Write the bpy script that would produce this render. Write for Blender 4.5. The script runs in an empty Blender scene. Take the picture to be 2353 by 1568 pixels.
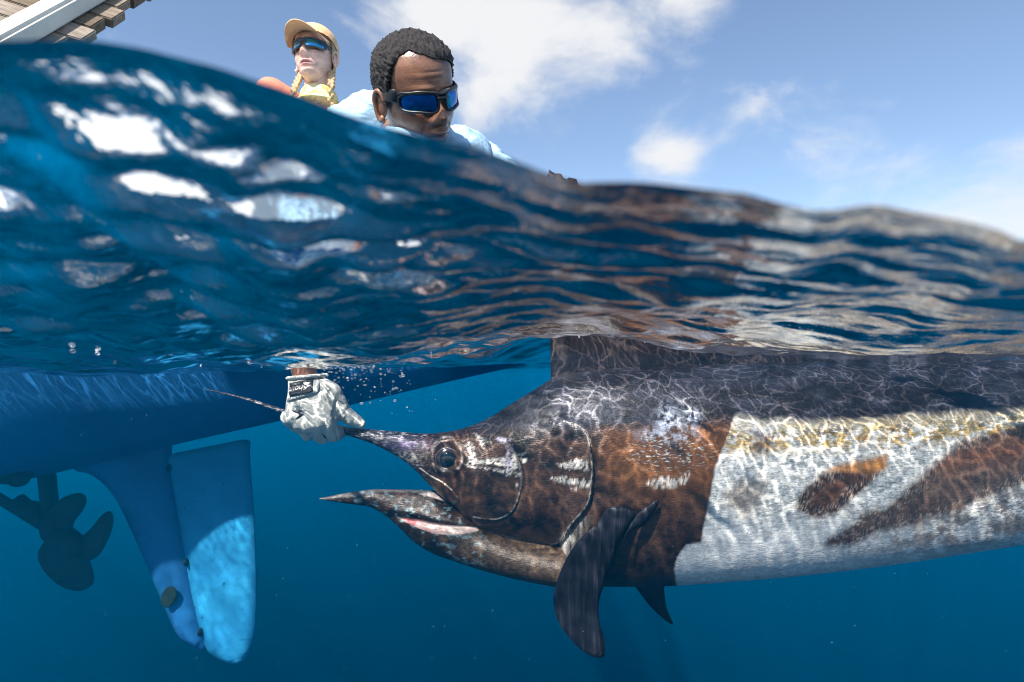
import bpy, bmesh, math, random
import numpy as np
from mathutils import Vector, Matrix, Euler

random.seed(7)
rng = np.random.default_rng(11)
sc = bpy.context.scene
COL = sc.collection
PITCH = math.radians(2.5)          # the housing is tipped up a little
FPX = 1402.0                       # focal length in the 2353 px wide reading of the photograph
SUN = Vector((-0.32, -0.59, 0.75)).normalized()

# ------------------------------------------------------------------ camera
cam_d = bpy.data.cameras.new('camera')
cam = bpy.data.objects.new('camera', cam_d)
COL.objects.link(cam)
cam.location = (0, 0, 0)
cam.rotation_euler = (math.pi / 2 + PITCH, 0, 0)
cam_d.sensor_width = 36.0
cam_d.lens = 36.0 * FPX / 2353.0
cam_d.clip_start = 0.01
cam_d.clip_end = 5000
cam_d.dof.use_dof = True
cam_d.dof.focus_distance = 1.46
cam_d.dof.aperture_fstop = 5.0
sc.camera = cam

# ------------------------------------------------------------------ world, sun, exposure
world = bpy.data.worlds.new('World')
sc.world = world
world.use_nodes = True
wn, wl = world.node_tree.nodes, world.node_tree.links
wn.clear()
w_out = wn.new('ShaderNodeOutputWorld')
w_bg = wn.new('ShaderNodeBackground')
w_bg.inputs['Strength'].default_value = 0.125
sky = wn.new('ShaderNodeTexSky')
sky.sky_type = 'NISHITA'
sky.sun_disc = False
sky.sun_elevation = math.asin(SUN.z)
sky.sun_rotation = math.atan2(SUN.x, SUN.y)
sky.air_density = 1.0
sky.dust_density = 0.9
sky.ozone_density = 1.5


def wmath(op, a, b=None, clamp=False):
    n = wn.new('ShaderNodeMath')
    n.operation = op
    n.use_clamp = clamp
    for k, s in enumerate((a, b)):
        if s is None:
            continue
        if hasattr(s, 'links'):
            wl.new(s, n.inputs[k])
        else:
            n.inputs[k].default_value = s
    return n.outputs[0]


def pix_dir(u, v):
    d = Vector(((u - 1176.5) / FPX, 1.0, (784.0 - v) / FPX))
    d.rotate(Euler((PITCH, 0, 0)))
    return d.normalized()


w_tc = wn.new('ShaderNodeTexCoord')
w_noise = wn.new('ShaderNodeTexNoise')
w_noise.inputs['Scale'].default_value = 5.0
w_noise.inputs['Detail'].default_value = 9
w_noise.inputs['Roughness'].default_value = 0.58
w_noise.inputs['Distortion'].default_value = 0.25
w_map = wn.new('ShaderNodeMapping')
w_map.inputs['Scale'].default_value = (1.0, 1.0, 1.6)
wl.new(w_tc.outputs['Generated'], w_map.inputs['Vector'])
wl.new(w_map.outputs[0], w_noise.inputs['Vector'])
# scattered fair-weather cloud: a broad coverage noise plus the clouds standing over the boat
w_cov = wn.new('ShaderNodeTexNoise')
w_cov.inputs['Scale'].default_value = 2.1
w_cov.inputs['Detail'].default_value = 2
wl.new(w_tc.outputs['Generated'], w_cov.inputs['Vector'])
cover = wmath('MULTIPLY', w_cov.outputs['Fac'], 0.06)
CLOUDS = [(960, 0, .10, .30), (1130, 30, .10, .36), (1290, 55, .09, .36), (1430, 25, .08, .33), (1540, 0, .07, .30), (1170, 140, .06, .31), (1640, -25, .06, .26),
          (1090, 235, .05, .22), (520, 90, .06, .24), (1500, 345, .040, .46), (1570, 352, .035, .36), (1735, 245, .022, .26),
          (1800, 215, .03, .27), (800, 195, .04, .26), (640, 160, .035, .22), (2050, 490, .14, .27), (1700, 470, .12, .15), (2330, 440, .14, .20), (300, 60, .05, .2)]
for (u, v, rad, amp) in CLOUDS:
    d = pix_dir(u, v)
    dn = wn.new('ShaderNodeVectorMath')
    dn.operation = 'DISTANCE'
    wl.new(w_tc.outputs['Generated'], dn.inputs[0])
    dn.inputs[1].default_value = d
    q = wmath('DIVIDE', dn.outputs['Value'], rad)
    q = wmath('MULTIPLY', q, q)
    q = wmath('MULTIPLY', q, -1.0)
    q = wmath('EXPONENT', q)
    cover = wmath('ADD', cover, wmath('MULTIPLY', q, amp))
dens = wmath('ADD', wmath('MULTIPLY', cover, 1.0), wmath('MULTIPLY', wmath('SUBTRACT', w_noise.outputs['Fac'], 0.5), 1.9))
w_mr = wn.new('ShaderNodeMapRange')
w_mr.interpolation_type = 'SMOOTHSTEP'
w_mr.inputs['From Min'].default_value = 0.20
w_mr.inputs['From Max'].default_value = 0.80
w_mr.inputs['To Max'].default_value = 0.95
wl.new(dens, w_mr.inputs['Value'])
w_mix = wn.new('ShaderNodeMix')
w_mix.data_type = 'RGBA'
wl.new(w_mr.outputs[0], w_mix.inputs['Factor'])
wl.new(sky.outputs[0], w_mix.inputs['A'])
w_mix.inputs['B'].default_value = (4.6, 4.6, 4.65, 1)
wl.new(w_mix.outputs['Result'], w_bg.inputs['Color'])
wl.new(w_bg.outputs[0], w_out.inputs['Surface'])

sun_d = bpy.data.lights.new('sun', 'SUN')
sun_d.energy = 5.0
sun_d.angle = math.radians(1.2)
sun_d.color = (1.0, 0.95, 0.88)
sun = bpy.data.objects.new('sun', sun_d)
sun.rotation_euler = (-SUN).to_track_quat('-Z', 'Y').to_euler()
sun.location = SUN * 20
COL.objects.link(sun)

sc.view_settings.view_transform = 'Standard'
sc.view_settings.look = 'None'
sc.view_settings.gamma = 1.0
sc.view_settings.exposure = 0.7
sc.view_settings.use_curve_mapping = False
cy = sc.cycles
cy.use_denoising = True
cy.pixel_filter_type = 'BLACKMAN_HARRIS'
cy.filter_width = 1.05
cy.max_bounces = 10
cy.diffuse_bounces = 3
cy.glossy_bounces = 6
cy.transmission_bounces = 6
cy.volume_bounces = 0
cy.transparent_max_bounces = 16
cy.caustics_reflective = False
cy.caustics_refractive = False
cy.sample_clamp_indirect = 6.0


# ------------------------------------------------------------------ helpers
def W(u, v, y):
    """World point that lies y metres in front of the housing (world Y) on the sight line through photo position u, v."""
    k = (784.0 - v) / FPX
    d = y / (math.cos(PITCH) - k * math.sin(PITCH))
    return Vector(((u - 1176.5) / FPX * d, y, d * math.sin(PITCH) + k * d * math.cos(PITCH)))


def proj(P):
    """numpy (n,3) world points -> photo positions"""
    c, s = math.cos(PITCH), math.sin(PITCH)
    dep = P[:, 1] * c + P[:, 2] * s
    up = -P[:, 1] * s + P[:, 2] * c
    return 1176.5 + P[:, 0] / dep * FPX, 784.0 - up / dep * FPX


def interp(x, pts):
    pts = sorted(pts)
    return np.interp(x, [p[0] for p in pts], [p[1] for p in pts])


def smooth_interp(x, pts):
    """monotone-ish cubic through the points"""
    pts = sorted(pts)
    X = np.array([p[0] for p in pts], float)
    Y = np.array([p[1] for p in pts], float)
    d = np.diff(Y) / np.diff(X)
    m = np.empty_like(Y)
    m[0], m[-1] = d[0], d[-1]
    for i in range(1, len(Y) - 1):
        m[i] = 0 if d[i - 1] * d[i] <= 0 else 2 * d[i - 1] * d[i] / (d[i - 1] + d[i])
    x = np.clip(np.asarray(x, float), X[0], X[-1])
    i = np.clip(np.searchsorted(X, x) - 1, 0, len(X) - 2)
    h = X[i + 1] - X[i]
    t = (x - X[i]) / h
    return ((1 + 2 * t) * (1 - t) ** 2 * Y[i] + t * (1 - t) ** 2 * h * m[i] + t * t * (3 - 2 * t) * Y[i + 1] + t * t * (t - 1) * h * m[i + 1])


def vnoise(x, y, seed=0):
    xi, yi = np.floor(x).astype(np.int64), np.floor(y).astype(np.int64)
    fx, fy = x - xi, y - yi
    fx, fy = fx * fx * (3 - 2 * fx), fy * fy * (3 - 2 * fy)

    def h(a, b):
        n = (a * 374761393 + b * 668265263 + seed * 974711) & 0x7fffffff
        n = ((n ^ (n >> 13)) * 1274126177) & 0x7fffffff
        return ((n ^ (n >> 16)) & 0xffff) / 65535.0
    return (h(xi, yi) * (1 - fx) + h(xi + 1, yi) * fx) * (1 - fy) + (h(xi, yi + 1) * (1 - fx) + h(xi + 1, yi + 1) * fx) * fy


def fbm(x, y, seed=0, octv=5, gain=0.55):
    a, t, s = 1.0, 0.0, 0.0
    for k in range(octv):
        s = s + a * vnoise(x, y, seed + k * 17)
        t += a
        a *= gain
        x, y = x * 2.03 + 3.1, y * 2.03 + 1.7
    return s / t


def link(name, me, mat=None, parent=None, smooth=True):
    o = bpy.data.objects.new(name, me)
    COL.objects.link(o)
    if mat is not None:
        me.materials.append(mat)
    if smooth and len(me.polygons):
        me.polygons.foreach_set('use_smooth', np.ones(len(me.polygons), bool))
    if parent is not None:
        o.parent = parent
        o.matrix_parent_inverse = parent.matrix_world.inverted() if False else Matrix.Translation(-parent.location)
    return o


def mesh_np(name, verts, quads):
    me = bpy.data.meshes.new(name)
    n, m = len(verts), len(quads)
    k = quads.shape[1]
    me.vertices.add(n)
    me.vertices.foreach_set('co', np.ascontiguousarray(verts, np.float32).ravel())
    me.loops.add(m * k)
    me.loops.foreach_set('vertex_index', np.ascontiguousarray(quads, np.int32).ravel())
    me.polygons.add(m)
    me.polygons.foreach_set('loop_start', np.arange(0, m * k, k, dtype=np.int32))
    me.update(calc_edges=True)
    me.validate()
    return me


def grid_quads(ny, nx, wrap=False):
    """verts indexed [row*nx + col]; wrap closes the columns"""
    r = np.arange(ny - 1)[:, None]
    c = np.arange(nx if wrap else nx - 1)[None, :]
    c2 = (c + 1) % nx
    a = r * nx + c
    b = r * nx + c2
    d = (r + 1) * nx + c
    e = (r + 1) * nx + c2
    return np.stack([a, b, e, d], -1).reshape(-1, 4)


def color_attr(me, rgba, name='col'):
    at = me.color_attributes.new(name, 'FLOAT_COLOR', 'POINT')
    at.data.foreach_set('color', np.ascontiguousarray(rgba, np.float32).ravel())


def empty(name, loc=(0, 0, 0)):
    o = bpy.data.objects.new(name, None)
    COL.objects.link(o)
    o.location = loc
    o.empty_display_size = 0.1
    return o


def tag(o, label, cat=None, group=None, kind=None):
    if label:
        o['label'] = label
    if cat:
        o['category'] = cat
    if group:
        o['group'] = group
    if kind:
        o['kind'] = kind
    return o


def tube(pts, radii, seg=16, cap=True):
    """rings swept along pts -> (verts, faces) lists"""
    pts = [Vector(p) for p in pts]
    V, F = [], []
    n = len(pts)
    prev = None
    for i, p in enumerate(pts):
        t = (pts[min(i + 1, n - 1)] - pts[max(i - 1, 0)]).normalized()
        ref = prev if prev is not None else (Vector((0, 0, 1)) if abs(t.z) < 0.9 else Vector((1, 0, 0)))
        a = (ref - t * ref.dot(t)).normalized()
        prev = a
        b = t.cross(a)
        r = radii[i] if isinstance(radii, (list, np.ndarray)) else radii
        ra, rb = r if hasattr(r, '__len__') else (r, r)
        for k in range(seg):
            g = 2 * math.pi * k / seg
            V.append(p + a * (ra * math.cos(g)) + b * (rb * math.sin(g)))
    for i in range(n - 1):
        for k in range(seg):
            k2 = (k + 1) % seg
            F.append((i * seg + k, i * seg + k2, (i + 1) * seg + k2, (i + 1) * seg + k))
    if cap:
        F.append(tuple(reversed(range(seg))))
        F.append(tuple(range((n - 1) * seg, n * seg)))
    return V, F


def capsule(a, b, ra, rb, seg=14, rings=5):
    """tapered limb with round ends"""
    a, b = Vector(a), Vector(b)
    t = (b - a)
    t = t.normalized() if t.length > 1e-6 else Vector((0, 0, 1))
    pts, rad = [], []
    for k in range(rings + 1):
        g = math.pi / 2 * (1 - k / rings)
        pts.append(a - t * ra * math.sin(g))
        rad.append(max(ra * math.cos(g), ra * 0.04))
    for k in range(rings + 1):
        g = math.pi / 2 * k / rings
        pts.append(b + t * rb * math.sin(g))
        rad.append(max(rb * math.cos(g), rb * 0.04))
    # remove duplicated middle when a == b
    ref = Vector((0, 0, 1)) if abs(t.z) < 0.9 else Vector((1, 0, 0))
    A = (ref - t * ref.dot(t)).normalized()
    B = t.cross(A)
    V, F = [], []
    for p, r in zip(pts, rad):
        for k in range(seg):
            g = 2 * math.pi * k / seg
            V.append(p + A * r * math.cos(g) + B * r * math.sin(g))
    n = len(pts)
    for i in range(n - 1):
        for k in range(seg):
            k2 = (k + 1) % seg
            F.append((i * seg + k, i * seg + k2, (i + 1) * seg + k2, (i + 1) * seg + k))
    F.append(tuple(reversed(range(seg))))
    F.append(tuple(range((n - 1) * seg, n * seg)))
    return V, F


def ellipsoid(c, r, rot=None, nu=20, nv=14):
    c = Vector(c)
    V, F = [], []
    for j in range(nv + 1):
        th = math.pi * j / nv
        th = min(max(th, 0.02), math.pi - 0.02)
        for i in range(nu):
            ph = 2 * math.pi * i / nu
            p = Vector((r[0] * math.sin(th) * math.cos(ph), r[1] * math.sin(th) * math.sin(ph), r[2] * math.cos(th)))
            if rot is not None:
                p = rot @ p
            V.append(c + p)
    for j in range(nv):
        for i in range(nu):
            i2 = (i + 1) % nu
            F.append((j * nu + i, (j + 1) * nu + i, (j + 1) * nu + i2, j * nu + i2))
    F.append(tuple(range(nu)))
    F.append(tuple(reversed(range(nv * nu, (nv + 1) * nu))))
    return V, F


def join(parts):
    V, F = [], []
    for v, f in parts:
        o = len(V)
        V += [tuple(p) for p in v]
        F += [tuple(i + o for i in q) for q in f]
    return V, F


def pymesh(name, parts):
    V, F = join(parts)
    me = bpy.data.meshes.new(name)
    me.from_pydata(V, [], F)
    bm = bmesh.new()
    bm.from_mesh(me)
    bmesh.ops.recalc_face_normals(bm, faces=bm.faces)
    bm.to_mesh(me)
    bm.free()
    me.update()
    return me


def fused(name, parts, voxel, smooth_it=6, fac=0.5):
    """one continuous surface grown over overlapping limbs"""
    me = pymesh(name + '_raw', parts)
    o = bpy.data.objects.new('tmp', me)
    COL.objects.link(o)
    r = o.modifiers.new('r', 'REMESH')
    r.mode = 'VOXEL'
    r.voxel_size = voxel
    s = o.modifiers.new('s', 'SMOOTH')
    s.iterations = smooth_it
    s.factor = fac
    dg = bpy.context.evaluated_depsgraph_get()
    out = bpy.data.meshes.new_from_object(o.evaluated_get(dg))
    out.name = name
    bpy.data.objects.remove(o)
    bpy.data.meshes.remove(me)
    return out


def plate(poly, thick, bend=None, sub=0.0, bulge=0.0):
    """A closed outline in (x, z) made into a solid plate: triangulated fill, both faces and a rim.
    bend(x, z) gives the centre's y; thickness thins to the rim."""
    P = [Vector((p[0], p[1], 0)) for p in poly]
    bm = bmesh.new()
    vs = [bm.verts.new(p) for p in P]
    f = bm.faces.new(vs)
    bmesh.ops.triangulate(bm, faces=[f])
    if sub:
        for _ in range(12):
            long = [e for e in bm.edges if e.calc_length() > sub]
            if not long:
                break
            bmesh.ops.subdivide_edges(bm, edges=long, cuts=1)
            bmesh.ops.triangulate(bm, faces=[q for q in bm.faces if len(q.verts) > 3])
            if len(bm.faces) > 20000:
                break
    bm.verts.ensure_lookup_table()
    bnd = set(v.index for v in bm.verts if v.is_boundary) if False else None
    bm.verts.index_update()
    bidx = [v.index for v in bm.verts if any(e.is_boundary for e in v.link_edges)]
    bset = set(bidx)
    co = np.array([v.co[:2] for v in bm.verts])
    tri = [[v.index for v in q.verts] for q in bm.faces]
    bed = [(e.verts[0].index, e.verts[1].index) for e in bm.edges if e.is_boundary]
    bm.free()
    B = co[bidx]
    dist = np.array([np.sqrt(((B - c) ** 2).sum(1)).min() for c in co])
    mx = max(dist.max(), 1e-6)
    th = thick * (0.18 + 0.82 * np.clip(dist / (mx * 0.8), 0, 1) ** 0.5)
    n = len(co)
    V, F = [], []
    for s in (-1, 1):
        for i in range(n):
            y = (bend(co[i, 0], co[i, 1]) if bend else 0.0)
            V.append((co[i, 0], y + s * th[i] / 2, co[i, 1]))
    for t in tri:
        F.append(tuple(t))
        F.append(tuple(n + i for i in reversed(t)))
    for a, b in bed:
        F.append((a, b, n + b, n + a))
    return V, F


def smooth_poly(pts, per=6, closed=True):
    """Catmull-Rom through the outline"""
    n = len(pts)
    out = []
    P = [Vector((p[0], p[1])) for p in pts]
    rngn = range(n) if closed else range(n - 1)
    for i in rngn:
        p0, p1, p2, p3 = (P[(i - 1) % n], P[i], P[(i + 1) % n], P[(i + 2) % n]) if closed else (P[max(i - 1, 0)], P[i], P[i + 1], P[min(i + 2, n - 1)])
        for k in range(per):
            t = k / per
            out.append(0.5 * ((2 * p1) + (p2 - p0) * t + (2 * p0 - 5 * p1 + 4 * p2 - p3) * t * t + (3 * p1 - p0 - 3 * p2 + p3) * t ** 3))
    if not closed:
        out.append(P[-1])
    return [(p.x, p.y) for p in out]


# ------------------------------------------------------------------ materials
class NT:
    def __init__(self, name):
        self.m = bpy.data.materials.new(name)
        self.m.use_nodes = True
        self.n, self.l = self.m.node_tree.nodes, self.m.node_tree.links
        self.n.clear()
        self.out = self.n.new('ShaderNodeOutputMaterial')

    def node(self, kind, **kw):
        nd = self.n.new(kind)
        for k, v in kw.items():
            if k.startswith('i_'):
                nd.inputs[k[2:].replace('_', ' ')].default_value = v
            else:
                setattr(nd, k, v)
        return nd

    def link(self, a, b):
        self.l.new(a, b)

    def math(self, op, a, b=None, clamp=False):
        nd = self.n.new('ShaderNodeMath')
        nd.operation = op
        nd.use_clamp = clamp
        for k, s in enumerate((a, b)):
            if s is None:
                continue
            if hasattr(s, 'links'):
                self.l.new(s, nd.inputs[k])
            else:
                nd.inputs[k].default_value = s
        return nd.outputs[0]

    def mix(self, fac, a, b, blend='MIX'):
        nd = self.n.new('ShaderNodeMix')
        nd.data_type = 'RGBA'
        nd.blend_type = blend
        for sock, s in ((nd.inputs['Factor'], fac), (nd.inputs['A'], a), (nd.inputs['B'], b)):
            if hasattr(s, 'links'):
                self.l.new(s, sock)
            elif hasattr(s, '__len__'):
                sock.default_value = (*s[:3], 1)
            else:
                sock.default_value = s
        return nd.outputs['Result']

    def noise(self, scale, detail=4, rough=0.55, vec=None, dist=0.0):
        nd = self.node('ShaderNodeTexNoise')
        nd.inputs['Scale'].default_value = scale
        nd.inputs['Detail'].default_value = detail
        nd.inputs['Roughness'].default_value = rough
        nd.inputs['Distortion'].default_value = dist
        if vec is not None:
            self.l.new(vec, nd.inputs['Vector'])
        return nd.outputs['Fac']

    def coords(self, scale=(1, 1, 1), rot=(0, 0, 0)):
        tc = self.node('ShaderNodeTexCoord')
        mp = self.node('ShaderNodeMapping')
        mp.inputs['Scale'].default_value = scale
        mp.inputs['Rotation'].default_value = rot
        self.l.new(tc.outputs['Object'], mp.inputs['Vector'])
        return mp.outputs[0]

    def ramp(self, fac, stops):
        nd = self.node('ShaderNodeValToRGB')
        el = nd.color_ramp.elements
        while len(el) < len(stops):
            el.new(0.5)
        for e, (p, c) in zip(el, stops):
            e.position = p
            e.color = (*c[:3], 1) if hasattr(c, '__len__') else (c, c, c, 1)
        self.l.new(fac, nd.inputs[0])
        return nd.outputs[0]

    def bump(self, h, strength=0.3, dist=0.01):
        nd = self.node('ShaderNodeBump')
        nd.inputs['Strength'].default_value = strength
        nd.inputs['Distance'].default_value = dist
        self.l.new(h, nd.inputs['Height'])
        return nd.outputs[0]

    def pbr(self, color, rough=0.5, metal=0.0, normal=None, spec=0.5, **kw):
        b = self.node('ShaderNodeBsdfPrincipled')
        for key, s in (('Base Color', color), ('Roughness', rough), ('Metallic', metal), ('Specular IOR Level', spec)):
            if hasattr(s, 'links'):
                self.l.new(s, b.inputs[key])
            elif hasattr(s, '__len__'):
                b.inputs[key].default_value = (*s[:3], 1)
            else:
                b.inputs[key].default_value = s
        if normal is not None:
            self.l.new(normal, b.inputs['Normal'])
        for k, v in kw.items():
            b.inputs[k.replace('_', ' ')].default_value = v
        self.l.new(b.outputs[0], self.out.inputs['Surface'])
        return b


def mat_simple(name, color, rough=0.5, var=0.25, scale=30, bump=0.1, metal=0.0, spec=0.5, stretch=(1, 1, 1), bdist=0.004):
    t = NT(name)
    vec = t.coords(stretch)
    n = t.noise(scale, 5, 0.6, vec)
    dark = [c * (1 - var) for c in color]
    lite = [min(c * (1 + var), 1) for c in color]
    c = t.ramp(n, [(0.3, dark), (0.7, lite)])
    t.pbr(c, rough, metal, t.bump(t.noise(scale * 3, 4, 0.6, vec), bump, bdist), spec)
    return t.m


# ------------------------------------------------------------------ the sea: surface sheet and the water under it
EDGE_Y = 0.22
MENISCUS = [(-300, 110), (0, 97), (100, 95), (200, 97), (300, 108), (400, 128), (500, 155), (600, 190), (700, 225), (800, 262), (900, 293), (1000, 320),
            (1100, 345), (1180, 375), (1260, 408), (1340, 430), (1450, 428), (1600, 440), (1700, 446), (1780, 466), (1900, 487), (2000, 474),
            (2100, 490), (2200, 506), (2300, 530), (2353, 556), (2700, 560)]
edge_x, edge_z = [], []
for (u, v) in MENISCUS:
    p = W(u, v, EDGE_Y)
    edge_x.append(p.x)
    edge_z.append(p.z)


def sea_height(X, Y, spacing=None):
    """height of the water at x, y: a swell heaped against the housing, a hump by the fin, and ripples"""
    t = np.maximum(Y - EDGE_Y, 0)
    xs = X * (EDGE_Y / np.maximum(Y, EDGE_Y)) ** 0.75
    ze = smooth_interp(xs, list(zip(edge_x, edge_z)))
    base = 0.018 * np.exp(-((Y - 1.6) / 2.0) ** 2)
    k = np.clip((xs + 0.06) / 0.14, 0, 1)
    run = 0.31 + 0.80 * k * k * (3 - 2 * k)              # steep on the left, a long flat back on the right
    z = base + (ze - base) * np.exp(-(t / run) ** 1.2)
    # the lip of the wavelet just in front of the housing
    yc = 0.262 + 0.020 * (fbm(X * 26 + 40, X * 0 + 2.0, 61, 3) - 0.5) * 2 - 0.10 * (X + 0.16)
    lip_m = 1 / (1 + np.exp(-(X + 0.235) / 0.010)) / (1 + np.exp((X + 0.118) / 0.008))
    z = z - 0.0175 * lip_m / (1 + np.exp(-(Y - yc) / 0.0085)) * np.exp(-np.maximum(Y - yc, 0) / 0.25)
    z = z + 0.066 * np.exp(-((X - 0.15 * Y / 1.6) / (0.05 + 0.095 * Y)) ** 2 - ((Y - 1.60) / 0.62) ** 2)
    z = z - 0.028 * np.exp(-((X + 1.5) / 0.9) ** 2 - ((Y - 2.2) / 0.7) ** 2)
    r = np.random.default_rng(5)
    for k in range(74):
        L = 0.022 * (1.0 / 0.022) ** (r.random() ** 0.85)
        ang = r.normal(0.35, 0.75)
        slope = 0.022 + 0.014 * r.random()
        if 0.04 < L < 0.3:
            slope *= 1.5
        a = slope * L / 6.283
        ph = r.random() * 6.283
        kx, ky = math.sin(ang) * 6.283 / L, math.cos(ang) * 6.283 / L
        amp = a * np.clip((t + 0.03) / (0.05 + 0.8 * L), 0.06, 1)
        if spacing is not None:
            amp = amp * np.clip(L / (spacing * 3.5) - 1.0, 0, 1)
        # gusts: patches of stronger and weaker ripple
        g = 0.65 + 0.6 * np.sin(X * (1.3 + k % 5) + k) * np.sin(Y * (1.1 + k % 3) + 2.1 * k)
        lee = 1.0 + 0.9 * np.exp(-((X + 0.55) / 0.5) ** 2 - ((Y - 0.6) / 0.7) ** 2)     # choppier where the swell heaps up
        z = z + amp * g * lee * np.sin(kx * X + ky * Y + ph)
    # short steep ripples where the swell heaps up against the housing
    r = np.random.default_rng(23)
    m = (0.30 + 0.70 / (1 + np.exp((X + 0.03 + 0.05 * np.sin(Y * 30)) / 0.035))) * np.exp(-(np.maximum(Y - 0.34, 0) / 0.40) ** 2) * np.clip((t - 0.008) / 0.05, 0, 1)
    for k in range(38):
        L = 0.013 + 0.050 * r.random() ** 1.5
        ang = r.normal(-0.10, 0.24)
        a = (0.17 + 0.08 * r.random()) * L / 6.283
        kx, ky = math.sin(ang) * 6.283 / L, math.cos(ang) * 6.283 / L
        g = 0.6 + 0.6 * np.sin(X * (9 + 2 * k % 7) + k) * np.sin(Y * (14 + 3 * k % 11) + 1.7 * k)
        d = a * m * g * np.sin(kx * X + ky * Y + r.random() * 6.283)
        if spacing is not None:
            d = d * np.clip(L / (spacing * 2.2) - 1.0, 0, 1)
        z = z + d
    # swell that shows only away from the boat
    far = np.clip((Y - 5) / 12, 0, 1) + np.clip((np.abs(X) - 6) / 12, 0, 1)
    z = z + np.clip(far, 0, 1) * (0.10 * np.sin(X * 0.55 + Y * 0.8 + 1.0) + 0.07 * np.sin(X * 0.9 - Y * 0.6))
    return z


ys = [EDGE_Y]
while ys[-1] < 4.2:
    ys.append(ys[-1] * 1.0046)
while ys[-1] < 112:
    ys.append(ys[-1] * 1.045)
ys = np.array(ys)
xh = [0.0]
while xh[-1] < 0.6:
    xh.append(xh[-1] + 0.0042)
while xh[-1] < 1.45:
    xh.append(xh[-1] + 0.0066)
st = 0.0066
while xh[-1] < 112:
    st *= 1.055
    xh.append(xh[-1] + st)
xs_ = np.array([-a for a in xh[:0:-1]] + xh)
GX, GY = np.meshgrid(xs_, ys)
sp = np.maximum(np.gradient(xs_)[None, :] + 0 * GY, np.gradient(ys)[:, None] + 0 * GX)
GZ = sea_height(GX, GY, sp)
sea_me = mesh_np('sea_surface', np.stack([GX, GY, GZ], -1).reshape(-1, 3), grid_quads(len(ys), len(xs_)))

t = NT('sea_surface')
vec = t.coords((1, 1, 0))
warp = t.node('ShaderNodeTexNoise', i_Scale=9.0, i_Detail=4.0)
t.link(vec, warp.inputs['Vector'])
wv = t.node('ShaderNodeVectorMath', operation='MULTIPLY_ADD')
t.link(warp.outputs['Color'], wv.inputs[0])
wv.inputs[1].default_value = (0.13, 0.13, 0)
t.link(vec, wv.inputs[2])


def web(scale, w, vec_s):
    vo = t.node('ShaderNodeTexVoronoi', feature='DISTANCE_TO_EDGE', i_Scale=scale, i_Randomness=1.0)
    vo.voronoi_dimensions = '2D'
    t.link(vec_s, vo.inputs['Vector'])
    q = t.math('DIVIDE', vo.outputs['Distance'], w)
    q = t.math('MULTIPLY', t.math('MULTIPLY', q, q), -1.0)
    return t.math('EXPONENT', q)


# caustic light web painted into the sheet's transparent colour: bright lines, dim cells
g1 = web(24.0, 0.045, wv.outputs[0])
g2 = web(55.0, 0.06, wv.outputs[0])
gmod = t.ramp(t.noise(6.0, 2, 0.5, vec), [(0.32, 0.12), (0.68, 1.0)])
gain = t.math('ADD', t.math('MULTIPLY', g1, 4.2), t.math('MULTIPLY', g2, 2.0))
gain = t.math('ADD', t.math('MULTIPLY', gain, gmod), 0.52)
# the painted light web fades out towards the housing
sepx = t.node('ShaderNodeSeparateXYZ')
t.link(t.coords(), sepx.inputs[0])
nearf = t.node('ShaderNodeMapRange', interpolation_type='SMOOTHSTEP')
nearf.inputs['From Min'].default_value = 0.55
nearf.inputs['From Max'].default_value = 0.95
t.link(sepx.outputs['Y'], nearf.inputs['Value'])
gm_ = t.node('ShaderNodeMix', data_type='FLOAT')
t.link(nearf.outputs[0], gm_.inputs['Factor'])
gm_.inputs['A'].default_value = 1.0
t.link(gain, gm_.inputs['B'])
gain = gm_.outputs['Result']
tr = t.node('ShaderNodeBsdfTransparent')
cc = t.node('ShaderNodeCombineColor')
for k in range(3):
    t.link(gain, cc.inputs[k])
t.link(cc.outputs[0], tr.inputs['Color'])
gl = t.node('ShaderNodeBsdfGlossy', distribution='GGX')
gl.inputs['Roughness'].default_value = 0.0
gl.inputs['Color'].default_value = (1, 1, 1, 1)
fine = t.math('ADD', t.noise(1.0, 3, .55, t.coords((55, 75, 1))), t.math('MULTIPLY', t.noise(1.0, 2, .5, t.coords((130, 170, 1))), .45))
wbump = t.node('ShaderNodeBump', i_Strength=1.0)
bd = t.node('ShaderNodeMapRange')
bd.inputs['From Min'].default_value = 0.30
bd.inputs['From Max'].default_value = 1.30
bd.inputs['To Min'].default_value = 0.0014
bd.inputs['To Max'].default_value = 0.0006
t.link(sepx.outputs['Y'], bd.inputs['Value'])
t.link(bd.outputs[0], wbump.inputs['Distance'])
t.link(fine, wbump.inputs['Height'])
t.link(wbump.outputs[0], gl.inputs['Normal'])
fr = t.node('ShaderNodeFresnel', i_IOR=1.22)
t.link(wbump.outputs[0], fr.inputs['Normal'])
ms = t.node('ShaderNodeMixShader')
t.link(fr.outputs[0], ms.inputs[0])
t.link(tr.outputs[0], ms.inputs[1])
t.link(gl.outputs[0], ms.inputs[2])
glass = t.node('ShaderNodeBsdfGlass', i_IOR=1.333, i_Roughness=0.0)
t.link(wbump.outputs[0], glass.inputs['Normal'])
zone = t.node('ShaderNodeMapRange', interpolation_type='SMOOTHSTEP')
zone.inputs['From Min'].default_value = 0.62
zone.inputs['From Max'].default_value = 0.86
t.link(sepx.outputs['Y'], zone.inputs['Value'])
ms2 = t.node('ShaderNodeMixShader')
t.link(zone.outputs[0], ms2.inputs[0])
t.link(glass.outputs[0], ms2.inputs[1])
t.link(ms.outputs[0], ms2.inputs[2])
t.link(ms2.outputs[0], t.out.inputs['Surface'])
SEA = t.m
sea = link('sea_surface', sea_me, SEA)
tag(sea, 'rippled blue sea surface heaped up against the lens', 'water', kind='structure')

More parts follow.
